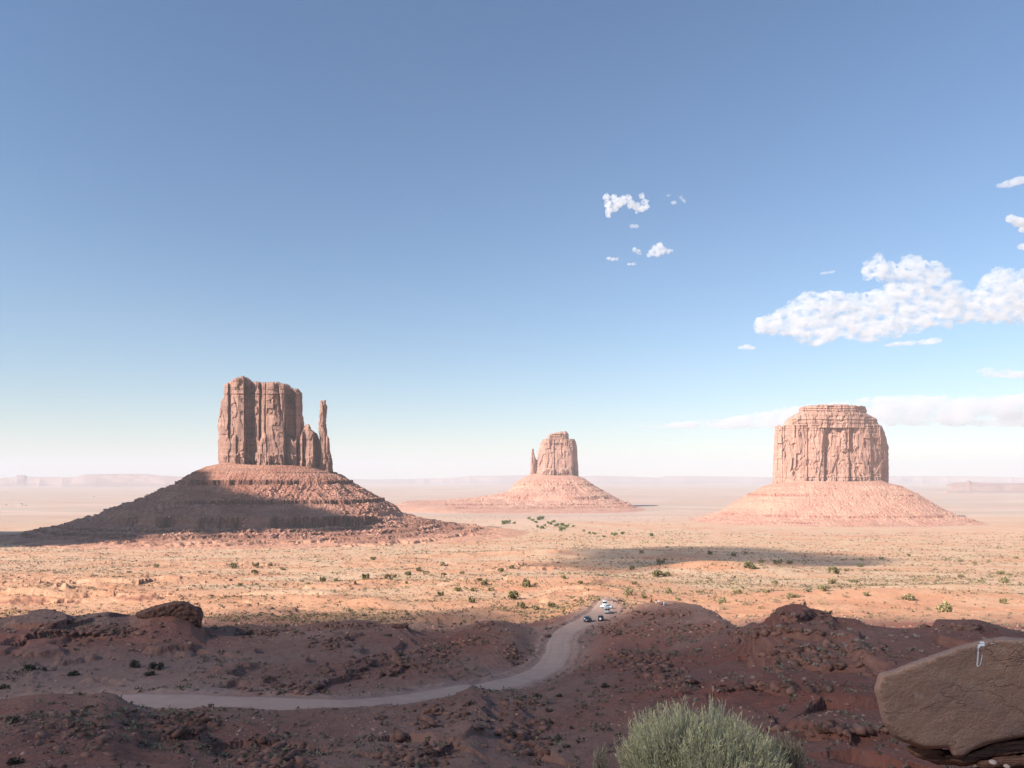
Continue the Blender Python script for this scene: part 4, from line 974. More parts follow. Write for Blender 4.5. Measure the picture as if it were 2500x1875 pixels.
# thicket of small green trees before the middle butte
rg = np.random.default_rng(12); th = [(1290, 1268), (1300, 1272), (1308, 1277), (1316, 1270), (1322, 1268), (1330, 1284), (1340, 1278), (1345, 1281), (1352, 1276), (1314, 1288), (1322, 1291), (1360, 1286), (1366, 1290), (1372, 1284), (1376, 1293), (1368, 1296), (1382, 1288), (1400, 1287), (1424, 1298), (1475, 1312), (1450, 1305), (1437, 1303), (1500, 1308), (1520, 1305), (1590, 1309), (1240, 1278), (1256, 1279), (1232, 1280)]
hp = hits(th, 600, 4000)
for i, p in enumerate(hp):
    o = bpy.data.objects.new('green_tree', BMESH['cotton'][i % 3]); COL.objects.link(o); s = rg.uniform(7, 13) / F * p[1]
    o.location = (p[0], p[1], p[2] - .3); o.scale = (s, s, s * .8); o.rotation_euler = (0, 0, rg.uniform(0, 6)); tag(o, 'tiny green tree in the scattered thicket in front of the middle butte', 'tree', 'green trees of the distant thicket')
q = scatter(900, -.3, .25, 1500, 3300, 201, lambda x, y: .2 + .8 * ss(0, .4, fbm2(x / 200, y / 300, 3, 29))); o = tufts('far_brush', q, RNG.uniform(3, 7, len(q)), BM['cotton'], 8, 8, .9); tag(o, 'far specks of brush across the valley floor before the middle butte', 'brush', kind='stuff')

# ------------------------------------------------------------------ the near shrub: hundreds of upright fine stems
def shrub(px, row, Y, R, Hh, n, seed, label, cols, name='shrub', spread=1.0):
    base = P(px, row, Y); root = empty(name, base); tag(root, label, 'shrub'); rg = np.random.default_rng(seed)
    SV, SF, LV, LF = [], [], [], []; ns = 0; nl = 0

    def tube(pts, r0, r1, V, Fl, off):
        pts = np.array(pts); m = len(pts); rr = np.linspace(r0, r1, m); an = np.array([0, 2.09, 4.19]); ring = np.stack([np.cos(an), np.sin(an), 0 * an], 1)
        V.append((pts[:, None, :] + ring[None] * rr[:, None, None]).reshape(-1, 3)); i = np.arange(m - 1)[:, None] * 3; k = np.arange(3)[None]; k2 = (k + 1) % 3
        Fl.append((np.stack([i + k, i + k2, i + 3 + k2, i + 3 + k], -1).reshape(-1, 4)) + off); return off + m * 3
    ga = 2.399963
    for s in range(n):
        rr = math.sqrt((s + .5) / n); az = s * ga + rg.normal() * .15; pol = rr * 1.18 * spread
        d = np.array([math.sin(pol) * math.cos(az), math.sin(pol) * math.sin(az), math.cos(pol)])
        L = rg.uniform(.86, 1.05) * (1 + .05 * math.sin(az * 5 + seed) + .04 * math.sin(az * 9))
        if rg.random() < .012: L *= 1.09
        end = np.array([R * math.sin(min(pol, 1.5)) ** .82 * math.cos(az), R * math.sin(min(pol, 1.5)) ** .82 * math.sin(az), Hh * max(math.cos(pol), .02) ** .62]) * L; st = d * [R * .10, R * .10, .0] + rg.normal(size=3) * [.015, .015, 0]
        t = np.linspace(0, 1, 7)[:, None]; bend = np.array([0, 0, 1.]) * .22 * Hh * rr; c = st * (1 - t) + end * t + bend * (t * (1 - t)) * -1.1 + rg.normal(size=(7, 3)) * .006 * t
        ns = tube(c, .0030, .0011, SV, SF, ns)
        for b in range(6):                       # side twigs near the top, nearly parallel
            u = rg.uniform(.38, .92); i0 = int(u * 6); p0 = c[i0] + (c[min(6, i0 + 1)] - c[i0]) * (u * 6 - i0); dv = (c[-1] - c[-2]); dv /= np.linalg.norm(dv)
            q_ = dv * .75 + np.array([0, 0, .55]) + rg.normal(size=3) * .17; q_ /= np.linalg.norm(q_); l2 = rg.uniform(.07, .17) * (1.3 - u * .6); tip = p0 + q_ * l2
            ns = tube([p0, (p0 + tip) / 2 + rg.normal(size=3) * .003, tip], .0013, .0008, SV, SF, ns)
            for k in range(7):                   # narrow leaves and bud heads
                w = rg.uniform(.25, 1.05); p = p0 + (tip - p0) * w; ld = q_ + rg.normal(size=3) * .36; ld /= np.linalg.norm(ld); sd = np.cross(ld, rg.normal(size=3)); sd /= np.linalg.norm(sd); ll = rg.uniform(.012, .026); wd = .0015
                LV.append(np.array([p - sd * wd, p + sd * wd, p + ld * ll + sd * wd * .5, p + ld * ll - sd * wd * .5])); LF.append(np.array([[nl, nl + 1, nl + 2, nl + 3]])); nl += 4
    mesh_np('stems', np.concatenate(SV), np.concatenate(SF), cols[0], parent=root, world=False)
    mesh_np('leaves', np.concatenate(LV), np.concatenate(LF), cols[1], parent=root, world=False)
    return root


def two_tone(name, a, b, z0, z1):
    m, nt, bs = newmat(name); N = NB(nt); oc = N.n('ShaderNodeTexCoord').outputs['Object']; f = N.noise(N.mapv(oc, (22, 22, 9)), 1, 4, .6)
    N.l(N.mix(N.rng(f, .36, .64), a, b), bs.inputs['Base Color']); return m


M_ST = two_tone('shrub_stem', (.46, .38, .27), (.66, .56, .40), 0, .5); M_LF = two_tone('shrub_leaf', (.46, .44, .22), (.70, .61, .35), 0, .5)
shrub(1708, 2010, 4.05, .455, .50, 1600, 3, 'large round grey-green shrub of fine upright stems, cut off by the bottom edge', (M_ST, M_LF))
M_ST2 = two_tone('dry_shrub_stem', (.26, .18, .14), (.40, .31, .22), 0, .5); M_LF2 = two_tone('dry_shrub_leaf', (.27, .22, .14), (.40, .33, .2), 0, .5)
shrub(1918, 1960, 4.35, .12, .31, 110, 5, 'sparse brown shrub peeping out behind the right side of the large grey-green one', (M_ST2, M_LF2))
shrub(1466, 1935, 4.0, .035, .155, 8, 6, 'few thin dry twigs sticking up left of the large grey-green shrub', (M_ST2, M_LF2))
# ------------------------------------------------------------------ vehicles, people, horses, far houses
def paint(name, col, rough=.35, spec=.5, metal=.0):
    return simple_mat(name, col, rough, .05, 1.5, True, spec, metal)


M_GL = paint('car_glass', (.02, .025, .03), .12, .6); M_TY = paint('tyre_rubber', (.02, .02, .02), .9, .1); M_RIM = paint('wheel_rim', (.45, .45, .47), .35, .5, .6); M_TL = paint('tail_light', (.45, .02, .02), .3); M_HL = paint('head_light', (.8, .8, .8), .2); M_BK = paint('black_trim', (.03, .03, .03), .6); M_PL = paint('number_plate', (.75, .75, .7), .5)


def loft(sections, mats, name, parent):
    """sections along y: list of (y, half width bottom, half width top, z bottom, z top) -> rounded box loft"""
    V = []; n = 12
    for (y, wb, wt, zb, zt) in sections:
        b = min(.09, (zt - zb) * .3); pts = [(-wb + b, zb), (wb - b, zb), (wb, zb + b), (wb, (zb + zt) * .5), (wt, zt - b), (wt - b, zt), (wt * .4, zt + .02), (-wt * .4, zt + .02), (-wt + b, zt), (-wt, zt - b), (-wb, (zb + zt) * .5), (-wb, zb + b)]
        V += [(x, y, z) for x, z in pts]
    m = len(sections); Fq = grid_faces(m, n, wrap=True); V = np.array(V)
    c0 = len(V); V = np.vstack([V, V[:n].mean(0), V[-n:].mean(0)]); i = np.arange(n); j = (i + 1) % n
    t = np.concatenate([np.stack([j, i, 0 * i + c0], 1), np.stack([(m - 1) * n + i, (m - 1) * n + j, 0 * i + c0 + 1], 1)])
    o = mesh_np(name, V, [Fq, t], mats, parent=parent, world=False)
    return o


def boxo(name, c, s, mat, parent, bev=.02):
    import bmesh
    bm = bmesh.new(); bmesh.ops.create_cube(bm, size=1); bmesh.ops.scale(bm, vec=s, verts=bm.verts); bmesh.ops.bevel(bm, geom=bm.edges[:], offset=min(bev, min(s) * .3), segments=2, affect='EDGES'); bmesh.ops.translate(bm, vec=c, verts=bm.verts)
    me = bpy.data.meshes.new(name); bm.to_mesh(me); bm.free(); me.materials.append(mat); o = bpy.data.objects.new(name, me); COL.objects.link(o); o.parent = parent; return o


def cyl(name, c, r, w, mat, parent, n=20):
    import bmesh
    bm = bmesh.new(); bmesh.ops.create_cone(bm, cap_ends=True, segments=n, radius1=r, radius2=r, depth=w, matrix=Matrix.Translation(c) @ Matrix.Rotation(math.pi / 2, 4, 'Y'))
    bmesh.ops.bevel(bm, geom=[e for e in bm.edges if e.calc_face_angle(0) > 1], offset=min(.03, w * .2), segments=2, affect='EDGES')
    me = bpy.data.meshes.new(name); bm.to_mesh(me); bm.free(); me.materials.append(mat); o = bpy.data.objects.new(name, me); COL.objects.link(o); o.parent = parent; return o


def vehicle(name, px, row, Y, yaw, kind, col, label, spare=False):
    """the tail faces -y at yaw 0"""
    g = hits([(px, row)], 100, 500)[0] if Y is None else P(px, row, Y)
    D, Z, W = road_near(np.array([g[0]]), np.array([g[1]])); g[2] = max(H(np.array([g[0]]), np.array([g[1]]))[0] + .08, Z[0] + .04 if D[0] < W[0] + .5 else -999)
    r = empty(name, g, yaw); tag(r, label, 'van' if kind == 'van' else 'car', 'vehicles at the end of the dirt road'); b = paint(name + '_paint', col)
    if kind == 'suv':
        loft([(-2.3, .86, .84, .42, 1.02), (-2.2, .93, .90, .34, 1.10), (-.9, .95, .92, .30, 1.12), (.9, .95, .92, .30, 1.10), (1.9, .93, .88, .32, 1.02), (2.25, .86, .80, .40, .88)], b, 'body', r)
        loft([(-2.18, .86, .70, 1.06, 1.12), (-2.0, .88, .72, 1.06, 1.68), (-1.7, .88, .73, 1.06, 1.73), (.1, .88, .72, 1.06, 1.72), (.55, .88, .70, 1.06, 1.58), (1.1, .86, .76, 1.06, 1.12)], M_GL, 'windows', r)
        loft([(-1.95, .68, .66, 1.66, 1.74), (-1.5, .72, .70, 1.68, 1.79), (.0, .71, .69, 1.68, 1.78), (.35, .66, .62, 1.62, 1.72)], b, 'roof', r); wy, wr, L = 1.4, .37, 2.3
        for s in (-1, 1):
            for y in (-2.02, -.9): boxo('pillar', (s * .80, y, 1.38), (.10, .10, .66), b, r)
    elif kind == 'sedan':
        loft([(-2.3, .80, .78, .42, .92), (-2.2, .88, .86, .34, .98), (-1.4, .90, .86, .28, 1.0), (.9, .90, .86, .28, .96), (1.9, .88, .82, .32, .84), (2.3, .80, .74, .4, .72)], b, 'body', r)
        loft([(-1.75, .80, .66, .92, 1.0), (-1.15, .80, .62, .92, 1.38), (.1, .80, .62, .92, 1.40), (.95, .80, .68, .92, .98)], M_GL, 'windows', r)
        loft([(-1.2, .60, .56, 1.34, 1.41), (-.6, .63, .6, 1.36, 1.45), (.0, .62, .58, 1.35, 1.43), (.2, .57, .54, 1.33, 1.38)], b, 'roof', r); wy, wr, L = 1.4, .33, 2.3
    else:
        loft([(-2.9, .95, .92, .42, 1.25), (-2.8, 1.03, 1.0, .36, 1.3), (1.9, 1.03, 1.0, .34, 1.3), (2.6, .98, .9, .36, 1.12), (2.85, .9, .82, .44, .95)], b, 'body', r)
        loft([(-2.84, .98, .86, 1.25, 1.9), (-2.75, .99, .88, 1.25, 1.95), (1.2, .99, .88, 1.25, 1.95), (1.7, .97, .84, 1.25, 1.8), (2.2, .95, .85, 1.25, 1.32)], M_GL, 'windows', r)
        loft([(-2.86, .86, .80, 1.88, 2.16), (-2.7, .92, .86, 1.9, 2.22), (1.0, .92, .86, 1.9, 2.22), (1.5, .84, .76, 1.84, 2.1)], b, 'roof', r)
        for s in (-1, 1):
            for y in (-2.78, -1.5, -.2, 1.0): boxo('pillar', (s * .93, y, 1.6), (.12, .14, .75), b, r)
        boxo('pillar', (0, -2.88, 1.6), (.12, .06, .75), b, r); wy, wr, L = 1.9, .38, 2.9
    for s in (-1, 1):
        for y in (-wy, wy):
            w_ = cyl('wheel', (s * .84, y, wr), wr, .24, M_TY, r); cyl('rim', (s * .95, y, wr), wr * .6, .06, M_RIM, w_)
        boxo('tail_light', (s * .78, -L + .03, .92), (.16, .08, .26), M_TL, r); boxo('headlight', (s * .68, L - .09, .72), (.26, .12, .13), M_HL, r)
    boxo('bumper', (0, -L + .02, .48), (1.7, .16, .2), M_BK, r); boxo('bumper', (0, L - .08, .46), (1.6, .16, .2), M_BK, r)
    boxo('number_plate', (0, -L - .02, .76), (.34, .03, .17), M_PL, r)
    if spare:
        w_ = cyl('spare_wheel', (0, 0, 0), .34, .2, M_HL, r); w_.rotation_euler = (0, 0, math.pi / 2); w_.location = (-.1, -2.42, .98)
    return r


vehicle('car', 1435, 1518, None, -.32, 'suv', (.03, .07, .10), 'dark blue car driving on the left side of the dirt road')
vehicle('car', 1467, 1516, None, -.15, 'suv', (.035, .035, .035), 'black four-wheel-drive with a white spare wheel cover, parked on the right edge of the road', True)
vehicle('van', 1482, 1497, None, -.10, 'van', (.30, .31, .32), 'silver grey van, largest of the parked vehicles')
vehicle('car', 1480, 1485.5, None, 1.25, 'sedan', (.62, .62, .63), 'low white car parked crosswise just behind the silver van')
vehicle('car', 1476.5, 1480, None, math.pi - .1, 'suv', (.62, .62, .62), 'white tall car farthest up the road, facing the viewer')


def skin(name, verts, edges, rad, mat, parent, sub=1):
    me = bpy.data.meshes.new('t'); me.from_pydata([Vector(v) for v in verts], edges, []); o = bpy.data.objects.new('t', me); COL.objects.link(o)
    o.modifiers.new('s', 'SKIN'); 
    for i, r in enumerate(rad): me.skin_vertices[0].data[i].radius = r if isinstance(r, tuple) else (r, r)
    me.skin_vertices[0].data[0].use_root = True
    s = o.modifiers.new('u', 'SUBSURF'); s.levels = sub; m2 = eval_copy(o); bpy.data.objects.remove(o); m2.name = name; m2.materials.clear(); m2.materials.append(mat)
    r = bpy.data.objects.new(name, m2); COL.objects.link(r); r.parent = parent; return r


M_SKIN = paint('skin', (.36, .19, .12), .6, .3); M_HAIR = paint('dark_hair', (.03, .02, .015), .8)


def person(px, row, Y, yaw, top, legs, label, arm=.0, stride=.1):
    g = hits([(px, row)], 200, 400)[0]; r = empty('person', g, yaw); tag(r, label, 'person', 'people standing on the knoll')
    v = [(0, 0, .95), (0, .0, 1.15), (0, 0, 1.38), (0, 0, 1.50), (0, -.01, 1.60), (0, -.01, 1.72), (.10, 0, .90), (.11, stride, .50), (.12, stride * .7, .08), (.12, stride * .7 - .12, .03), (-.10, 0, .90), (-.11, -stride, .50), (-.12, -stride, .08), (-.12, -stride - .12, .03),
         (.19, 0, 1.40), (.25, .04, 1.12), (.24, -.06 - arm, .90 + arm), (-.19, 0, 1.40), (-.25, .04, 1.12), (-.24, -.06, .90)]
    e = [(0, 1), (1, 2), (2, 3), (3, 4), (4, 5), (0, 6), (6, 7), (7, 8), (8, 9), (0, 10), (10, 11), (11, 12), (12, 13), (2, 14), (14, 15), (15, 16), (2, 17), (17, 18), (18, 19)]
    skin('body', v, e, [(.14, .10), (.13, .09), (.16, .10), .055, .085, .08, .085, .06, .045, .04, .085, .06, .045, .04, .06, .042, .032, .06, .042, .032], M_SKIN, r)
    mt = paint('shirt', top, .85); ml = paint('trousers', legs, .85)
    skin('shirt', [(0, 0, .93), (0, 0, 1.16), (0, 0, 1.40), (.20, 0, 1.41), (.26, .04, 1.16), (-.20, 0, 1.41), (-.26, .04, 1.16)], [(0, 1), (1, 2), (2, 3), (3, 4), (2, 5), (5, 6)], [(.165, .125), (.155, .115), (.18, .125), .075, .06, .075, .06], mt, r)
    skin('trousers', [(0, 0, .96), (.10, 0, .88), (.11, stride, .50), (.12, stride * .7, .12), (-.10, 0, .88), (-.11, -stride, .50), (-.12, -stride, .12)], [(0, 1), (1, 2), (2, 3), (0, 4), (4, 5), (5, 6)], [(.16, .12), .10, .08, .065, .10, .08, .065], ml, r)
    skin('hair', [(0, .03, 1.62), (0, .02, 1.72), (0, .0, 1.765)], [(0, 1), (1, 2)], [.075, .095, .06], M_HAIR, r)


person(1602, 1474.5, 280, .4, (.03, .025, .025), (.70, .68, .66), 'person in dark jacket and pale trousers, leftmost and farthest on the knoll')
person(1608.5, 1477, 280, 2.4, (.75, .73, .73), (.40, .12, .10), 'person in a white top and reddish trousers, second from the left on the knoll')
person(1617, 1479, 278, 0.2, (.02, .02, .03), (.03, .03, .04), 'person dressed all in black standing in the middle of the knoll group', .1)
person(1620.5, 1480.5, 276, 2.9, (.72, .76, .84), (.55, .60, .72), 'person dressed in pale blue and white beside the one in black')
person(1626.5, 1478.5, 278, 1.2, (.70, .66, .66), (.22, .14, .14), 'person in a pale top and brown trousers, rightmost on the knoll')


def horse(px, row, yaw, col, label, head=0.):
    g = hits([(px, row)], 200, 450)[0]; r = empty('horse', g, yaw); tag(r, label, 'horse', 'dark horses beside the road end'); m = paint('horse_coat', col, .6)
    v = [(0, 0, 1.18), (0, .45, 1.15), (0, .75, 1.20), (0, -.45, 1.18), (0, -.72, 1.12), (0, 1.0, 1.45 - head * .6), (0, 1.22, 1.68 - head), (0, 1.45, 1.62 - head), (0, 1.68, 1.42 - head)]
    e = [(0, 1), (1, 2), (0, 3), (3, 4), (2, 5), (5, 6), (6, 7), (7, 8)]; rd = [(.27, .30), (.25, .29), (.22, .26), (.25, .28), (.24, .26), (.13, .19), (.10, .14), .10, .07]
    for s in (-1, 1):
        b = len(v); v += [(s * .15, .68, .95), (s * .16, .70, .55), (s * .16, .68, .18), (s * .16, .72, .05)]; e += [(2, b), (b, b + 1), (b + 1, b + 2), (b + 2, b + 3)]; rd += [.13, .07, .05, .065]
        b = len(v); v += [(s * .15, -.66, .92), (s * .16, -.52, .68), (s * .16, -.80, .50), (s * .16, -.76, .16), (s * .16, -.70, .05)]; e += [(4, b), (b, b + 1), (b + 1, b + 2), (b + 2, b + 3), (b + 3, b + 4)]; rd += [.17, .11, .06, .048, .065]
    skin('body', v, e, rd, m, r, 2)
    skin('tail', [(0, -.92, 1.22), (0, -1.06, .95), (0, -1.05, .55)], [(0, 1), (1, 2)], [.06, .075, .04], M_HAIR, r); skin('mane', [(0, .86, 1.52 - head * .3), (0, 1.05, 1.72 - head * .8), (0, 1.24, 1.86 - head)], [(0, 1), (1, 2)], [(.03, .09), (.03, .09), .04], M_HAIR, r)
    for s in (-1, 1): skin('ear', [(s * .06, 1.24, 1.80 - head), (s * .08, 1.23, 1.93 - head)], [(0, 1)], [.035, .015], m, r)


horse(1502, 1475, 1.45, (.04, .022, .018), 'dark horse nearer the white car at the road end')
horse(1514, 1473.5, 1.8, (.07, .03, .022), 'dark brown horse with lowered head, farther right beside the road end', .7)

M_HW = simple_mat('house_wall', (.66, .58, .50), sc=.5, var=.08); M_HR = simple_mat('house_roof', (.34, .27, .25), sc=.5, var=.1); M_DK = simple_mat('house_opening', (.05, .05, .06), sc=1)
for px, row, wpx, dp, lb in [(14, 1234, 4, 8, 'small white cabin at the far left end of the homestead strip on the plain'), (49, 1234, 9, 12, 'longest pale house in the middle of the homestead strip on the plain'), (62, 1235, 4, 9, 'small pale cabin right of the longest house on the plain'),
                             (228, 1215, 6, 10, 'lone pale house on the pink rise beyond the homestead strip'), (209, 1262, 3, 7, 'tiny white shed on the light track near the dark talus'), (219, 1261, 3.5, 7, 'tiny white shed at the right end of the light track near the dark talus'), (291, 1188, 5, 14, 'farthest pale speck of a house, below the long blue mesa')]:
    Y = np.geomspace(1500, 12000, 4000); q_ = P(px, row, Y); i = np.argmax(q_[:, 2] < H(q_[:, 0], Y)); Yh = Y[i]; w_ = wpx / F * Yh; g = P(px, row, Yh); h_ = w_ * .34 + 1.5
    g[2] = H(np.array([g[0]]), np.array([g[1]]))[0] - .3; r = empty('house', g, .2); tag(r, lb, 'house', 'far houses on the left plain')
    boxo('wall', (0, 0, h_ / 2), (w_, dp, h_), M_HW, r, .05)
    x, y = w_ / 2 + .4, dp / 2 + .5; V = np.array([(-x, -y, h_), (x, -y, h_), (x, y, h_), (-x, y, h_), (-x, 0, h_ * 1.35), (x, 0, h_ * 1.35)]); mesh_np('roof', V, [np.array([(0, 1, 5, 4), (2, 3, 4, 5), (3, 2, 1, 0)]), np.array([(0, 4, 3), (1, 2, 5)])], M_HR, parent=r, world=False)
    boxo('door', (0, -dp / 2 - .03, h_ * .36), (1.2, .1, h_ * .7), M_DK, r)
    for s in (-1, 1): boxo('window', (s * w_ * .3, -dp / 2 - .03, h_ * .55), (1.3, .1, h_ * .35), M_DK, r)
# ------------------------------------------------------------------ clouds


def cloud_mat(name, dens, ns=0., lo=.41):
    m = bpy.data.materials.new(name); m.use_nodes = True; nt = m.node_tree; nt.nodes.clear()
    out = nt.nodes.new('ShaderNodeOutputMaterial'); v = nt.nodes.new('ShaderNodeVolumePrincipled')
    v.inputs['Color'].default_value = (.985, .985, .99, 1); v.inputs['Density'].default_value = dens; v.inputs['Anisotropy'].default_value = .25
    if ns:
        N = NB(nt); f = N.noise(N.mapv(N.pos(), (1 / ns, 1 / ns, 1.5 / ns)), 1, 5, .62, .4); N.l(N.rng(f, lo, .70, 0., dens * 3.4), v.inputs['Density'])
    nt.links.new(v.outputs[0], out.inputs['Volume']); return m


def blob_cloud(name, blobs, vox, mat, disp, seed, label, group=None, fine=1.):
    """blobs: (x,y,z,rx,ry,rz) world metres -> one lumpy closed mesh"""
    V0, F0 = ico(3); Vs = []; Fs = []
    for i, b in enumerate(blobs):
        Vs.append(V0 * np.array(b[3:6]) + np.array(b[:3])); Fs.append(F0 + i * len(V0))
    t = mesh_np('tmp', np.concatenate(Vs), np.concatenate(Fs))
    md = t.modifiers.new('r', 'REMESH'); md.mode = 'VOXEL'; md.voxel_size = vox
    me = eval_copy(t); bpy.data.objects.remove(t)
    n = len(me.vertices); co = np.empty(n * 3, np.float32); me.vertices.foreach_get('co', co); co = co.reshape(-1, 3).astype(float)
    no = np.empty(n * 3, np.float32); me.vertices.foreach_get('normal', no); no = no.reshape(-1, 3)
    s = disp
    d = fbm3(co[:, 0] / s / 3, co[:, 1] / s / 3, co[:, 2] / s / 3, 5, seed, .55)
    bl = 1 - np.abs(fbm3(co[:, 0] / s / 2, co[:, 1] / s / 2, co[:, 2] / s / 2, 3, seed + 5)) * 2
    bl2 = 1 - np.abs(fbm3(co[:, 0] / s / .8, co[:, 1] / s / .8, co[:, 2] / s / .8, 4, seed + 9)) * 2.2
    co = co + no * (d * 1.6 + bl * .9 + bl2 * .55 - .5)[:, None] * s
    me.vertices.foreach_set('co', co.astype(np.float32).ravel()); me.materials.clear(); me.materials.append(mat); me.name = name; me.update()
    o = bpy.data.objects.new(name, me); COL.objects.link(o)
    c = co.mean(0); recenter(o, c)
    return tag(o, label, 'cloud', group)


CY = 9000.
M_C1 = cloud_mat('cloud_dense', .0055, 120., .42); M_C2 = cloud_mat('cloud_small', .008, 70., .30); M_C3 = cloud_mat('cloud_thin', .0045, 60., .36); M_C4 = cloud_mat('cloud_bank', .0025, 150.)


def pxblobs(lst, Y=CY, deep=1.0):
    out = []
    for cx, cy, rx, *r in lst:
        ry = r[0] if r else rx
        p = P(cx, cy, Y); k = Y / F; out.append((p[0], p[1], p[2], rx * k, max(rx, ry) * k * deep, ry * k))
    return out


def poly_in(px, py, poly):
    c = np.zeros(len(px), bool); n = len(poly)
    for i in range(n):
        x1, y1 = poly[i]; x2, y2 = poly[(i + 1) % n]
        m = ((y1 > py) != (y2 > py)) & (px < (x2 - x1) * (py - y1) / (y2 - y1 + 1e-9) + x1); c ^= m
    return c


def poly_dist(px, py, poly):
    D = np.full(len(px), 1e9); n = len(poly)
    for i in range(n):
        x1, y1 = poly[i]; x2, y2 = poly[(i + 1) % n]; ex, ey = x2 - x1, y2 - y1
        t = np.clip(((px - x1) * ex + (py - y1) * ey) / (ex * ex + ey * ey + 1e-9), 0, 1); D = np.minimum(D, np.hypot(px - x1 - t * ex, py - y1 - t * ey))
    return D


def poly_blobs(poly, n, seed, rmin=4, rmax=34, Y=CY, asp=1.):
    rg = np.random.default_rng(seed); a = np.array(poly); x = rg.uniform(a[:, 0].min(), a[:, 0].max(), n * 6); y = rg.uniform(a[:, 1].min(), a[:, 1].max(), n * 6)
    k = poly_in(x, y, poly); x, y = x[k], y[k]; d = poly_dist(x, y, poly); k = d > rmin; x, y, d = x[k][:n], y[k][:n], d[k][:n]
    return pxblobs([(x[i], y[i], min(d[i], rmax) * asp, min(d[i], rmax) / asp ** .5) for i in range(len(x))], Y, 1.3)


BIG = [(1837, 806), (1850, 781), (1882, 769), (1919, 744), (1960, 716), (2026, 711), (2059, 724), (2120, 711), (2149, 695), (2173, 687), (2100, 683), (2108, 666), (2118, 630), (2128, 617), (2149, 621), (2161, 646), (2194, 644), (2202, 629), (2231, 621), (2255, 638), (2313, 654), (2325, 670), (2305, 683), (2350, 691), (2370, 716), (2411, 679), (2419, 662), (2386, 654), (2444, 654), (2500, 662), (2600, 690), (2680, 740), (2640, 785), (2500, 788), (2370, 785), (2325, 793), (2210, 814), (2128, 828), (2042, 826), (1997, 843), (1968, 847), (1956, 830), (1923, 818), (1895, 820), (1862, 814)]
blob_cloud('cloud', poly_blobs(BIG, 900, 3, 2, 19), 15., M_C1, 44, 3, 'largest white cumulus cloud, long and ragged, high above the broad right butte')
G = 'small clouds scattered in the blue sky'
blob_cloud('cloud', pxblobs([(1482, 482, 8), (1484, 498, 10), (1486, 516, 9), (1498, 484, 9), (1510, 495, 12), (1500, 507, 9), (1522, 490, 10), (1533, 486, 8), (1541, 498, 9), (1553, 505, 9), (1565, 510, 9), (1577, 506, 8), (1575, 492, 8), (1567, 478, 7), (1556, 515, 6), (1486, 524, 7)]),
           8., M_C2, 19, 5, 'small bright double-humped cloud, the highest of those in the middle sky', G)
blob_cloud('cloud', pxblobs([(1592, 618, 8), (1600, 608, 10), (1610, 604, 10), (1618, 612, 9), (1630, 614, 6), (1585, 623, 5), (1640, 611, 3), (1604, 617, 10)]), 7., M_C2, 16, 6, 'small dome-shaped cloud below the double-humped one', G)
blob_cloud('cloud', pxblobs([(1549, 610, 6), (1558, 614, 6), (1563, 619, 4)]), 6., M_C2, 6, 7, 'tiny puff touching the left of the dome-shaped cloud', G)
blob_cloud('cloud', pxblobs([(1486, 631, 6, 4), (1496, 633, 7, 4), (1506, 633, 5, 4)]), 6., M_C2, 6, 8, 'tiny bright puff down and left of the dome-shaped cloud', G)
blob_cloud('cloud', pxblobs([(1536, 645, 6, 2.5), (1547, 644, 7, 3.5)]), 6., M_C2, 5, 9, 'tiny thin wisp just under the dome-shaped cloud', G)
blob_cloud('cloud', pxblobs([(1662, 482, 5, 5), (1668, 489, 5, 4), (1672, 493, 4, 3), (1645, 495, 9, 4), (1632, 477, 6, 2)]), 6., M_C3, 6, 10, 'faint slanting wisp right of the double-humped cloud', G)
blob_cloud('cloud', pxblobs([(1542, 552, 6, 5), (1552, 553, 9, 4)]), 6., M_C3, 6, 11, 'very faint scrap between the double-humped and the dome-shaped clouds', G)
blob_cloud('cloud', pxblobs([(1810, 849, 8, 4), (1824, 847, 11, 6), (1836, 850, 8, 4)]), 6., M_C2, 6, 12, 'small flat puff below the left tip of the largest cloud', G)
blob_cloud('cloud', pxblobs([(2190, 840, 22, 4), (2220, 838, 18, 5), (2262, 835, 22, 6), (2280, 832, 18, 7), (2170, 843, 14, 2)]), 7., M_C3, 9, 13, 'thin flat cloud strip under the middle of the largest cloud', G)
blob_cloud('cloud', pxblobs([(2445, 452, 12, 6), (2465, 448, 18, 9), (2488, 441, 20, 9), (2510, 438, 18, 8)]), 8., M_C3, 9, 14, 'soft cloud at the right edge of the sky, the highest of all', G)
blob_cloud('cloud', pxblobs([(2470, 535, 13, 9), (2488, 542, 16, 12), (2510, 548, 20, 12), (2466, 530, 8, 6), (2500, 560, 12, 8)]), 8., M_C2, 9, 15, 'bright ragged cloud cut by the right edge, second from the top', G)
blob_cloud('cloud', pxblobs([(2494, 602, 9, 8), (2508, 604, 12, 8)]), 7., M_C2, 7, 16, 'small cloud tip at the right edge just above the largest cloud', G)
blob_cloud('cloud', pxblobs([(2012, 667, 10, 2.5), (2030, 664, 10, 3)]), 6., M_C3, 5, 17, 'tiny flat streak left of the top of the largest cloud', G)
blob_cloud('cloud', pxblobs([(2410, 905, 22, 8), (2440, 912, 40, 8), (2500, 914, 50, 7)]), 14., M_C4, 14, 18, 'pale thin flat cloud low at the right edge', G)
BANK = [(1380, 1042), (1480, 1038), (1600, 1034), (1750, 1021), (1860, 1003), (1930, 990), (2060, 975), (2150, 966), (2240, 962), (2350, 966), (2500, 958), (2700, 955), (2900, 970), (2900, 1040), (2500, 1046), (2200, 1044), (1900, 1050), (1600, 1050), (1400, 1048)]
blob_cloud('cloud', poly_blobs(BANK, 420, 9, 2, 18, 26000., 2.6), 60., cloud_mat('cloud_bank_far', .0011, 900.), 45, 19, 'long pale cloud bank low behind the top of the broad right butte')

# clouds whose shade lies on the valley: high up, left of and behind the viewer; the near-slope one is added
ALT = 1200.


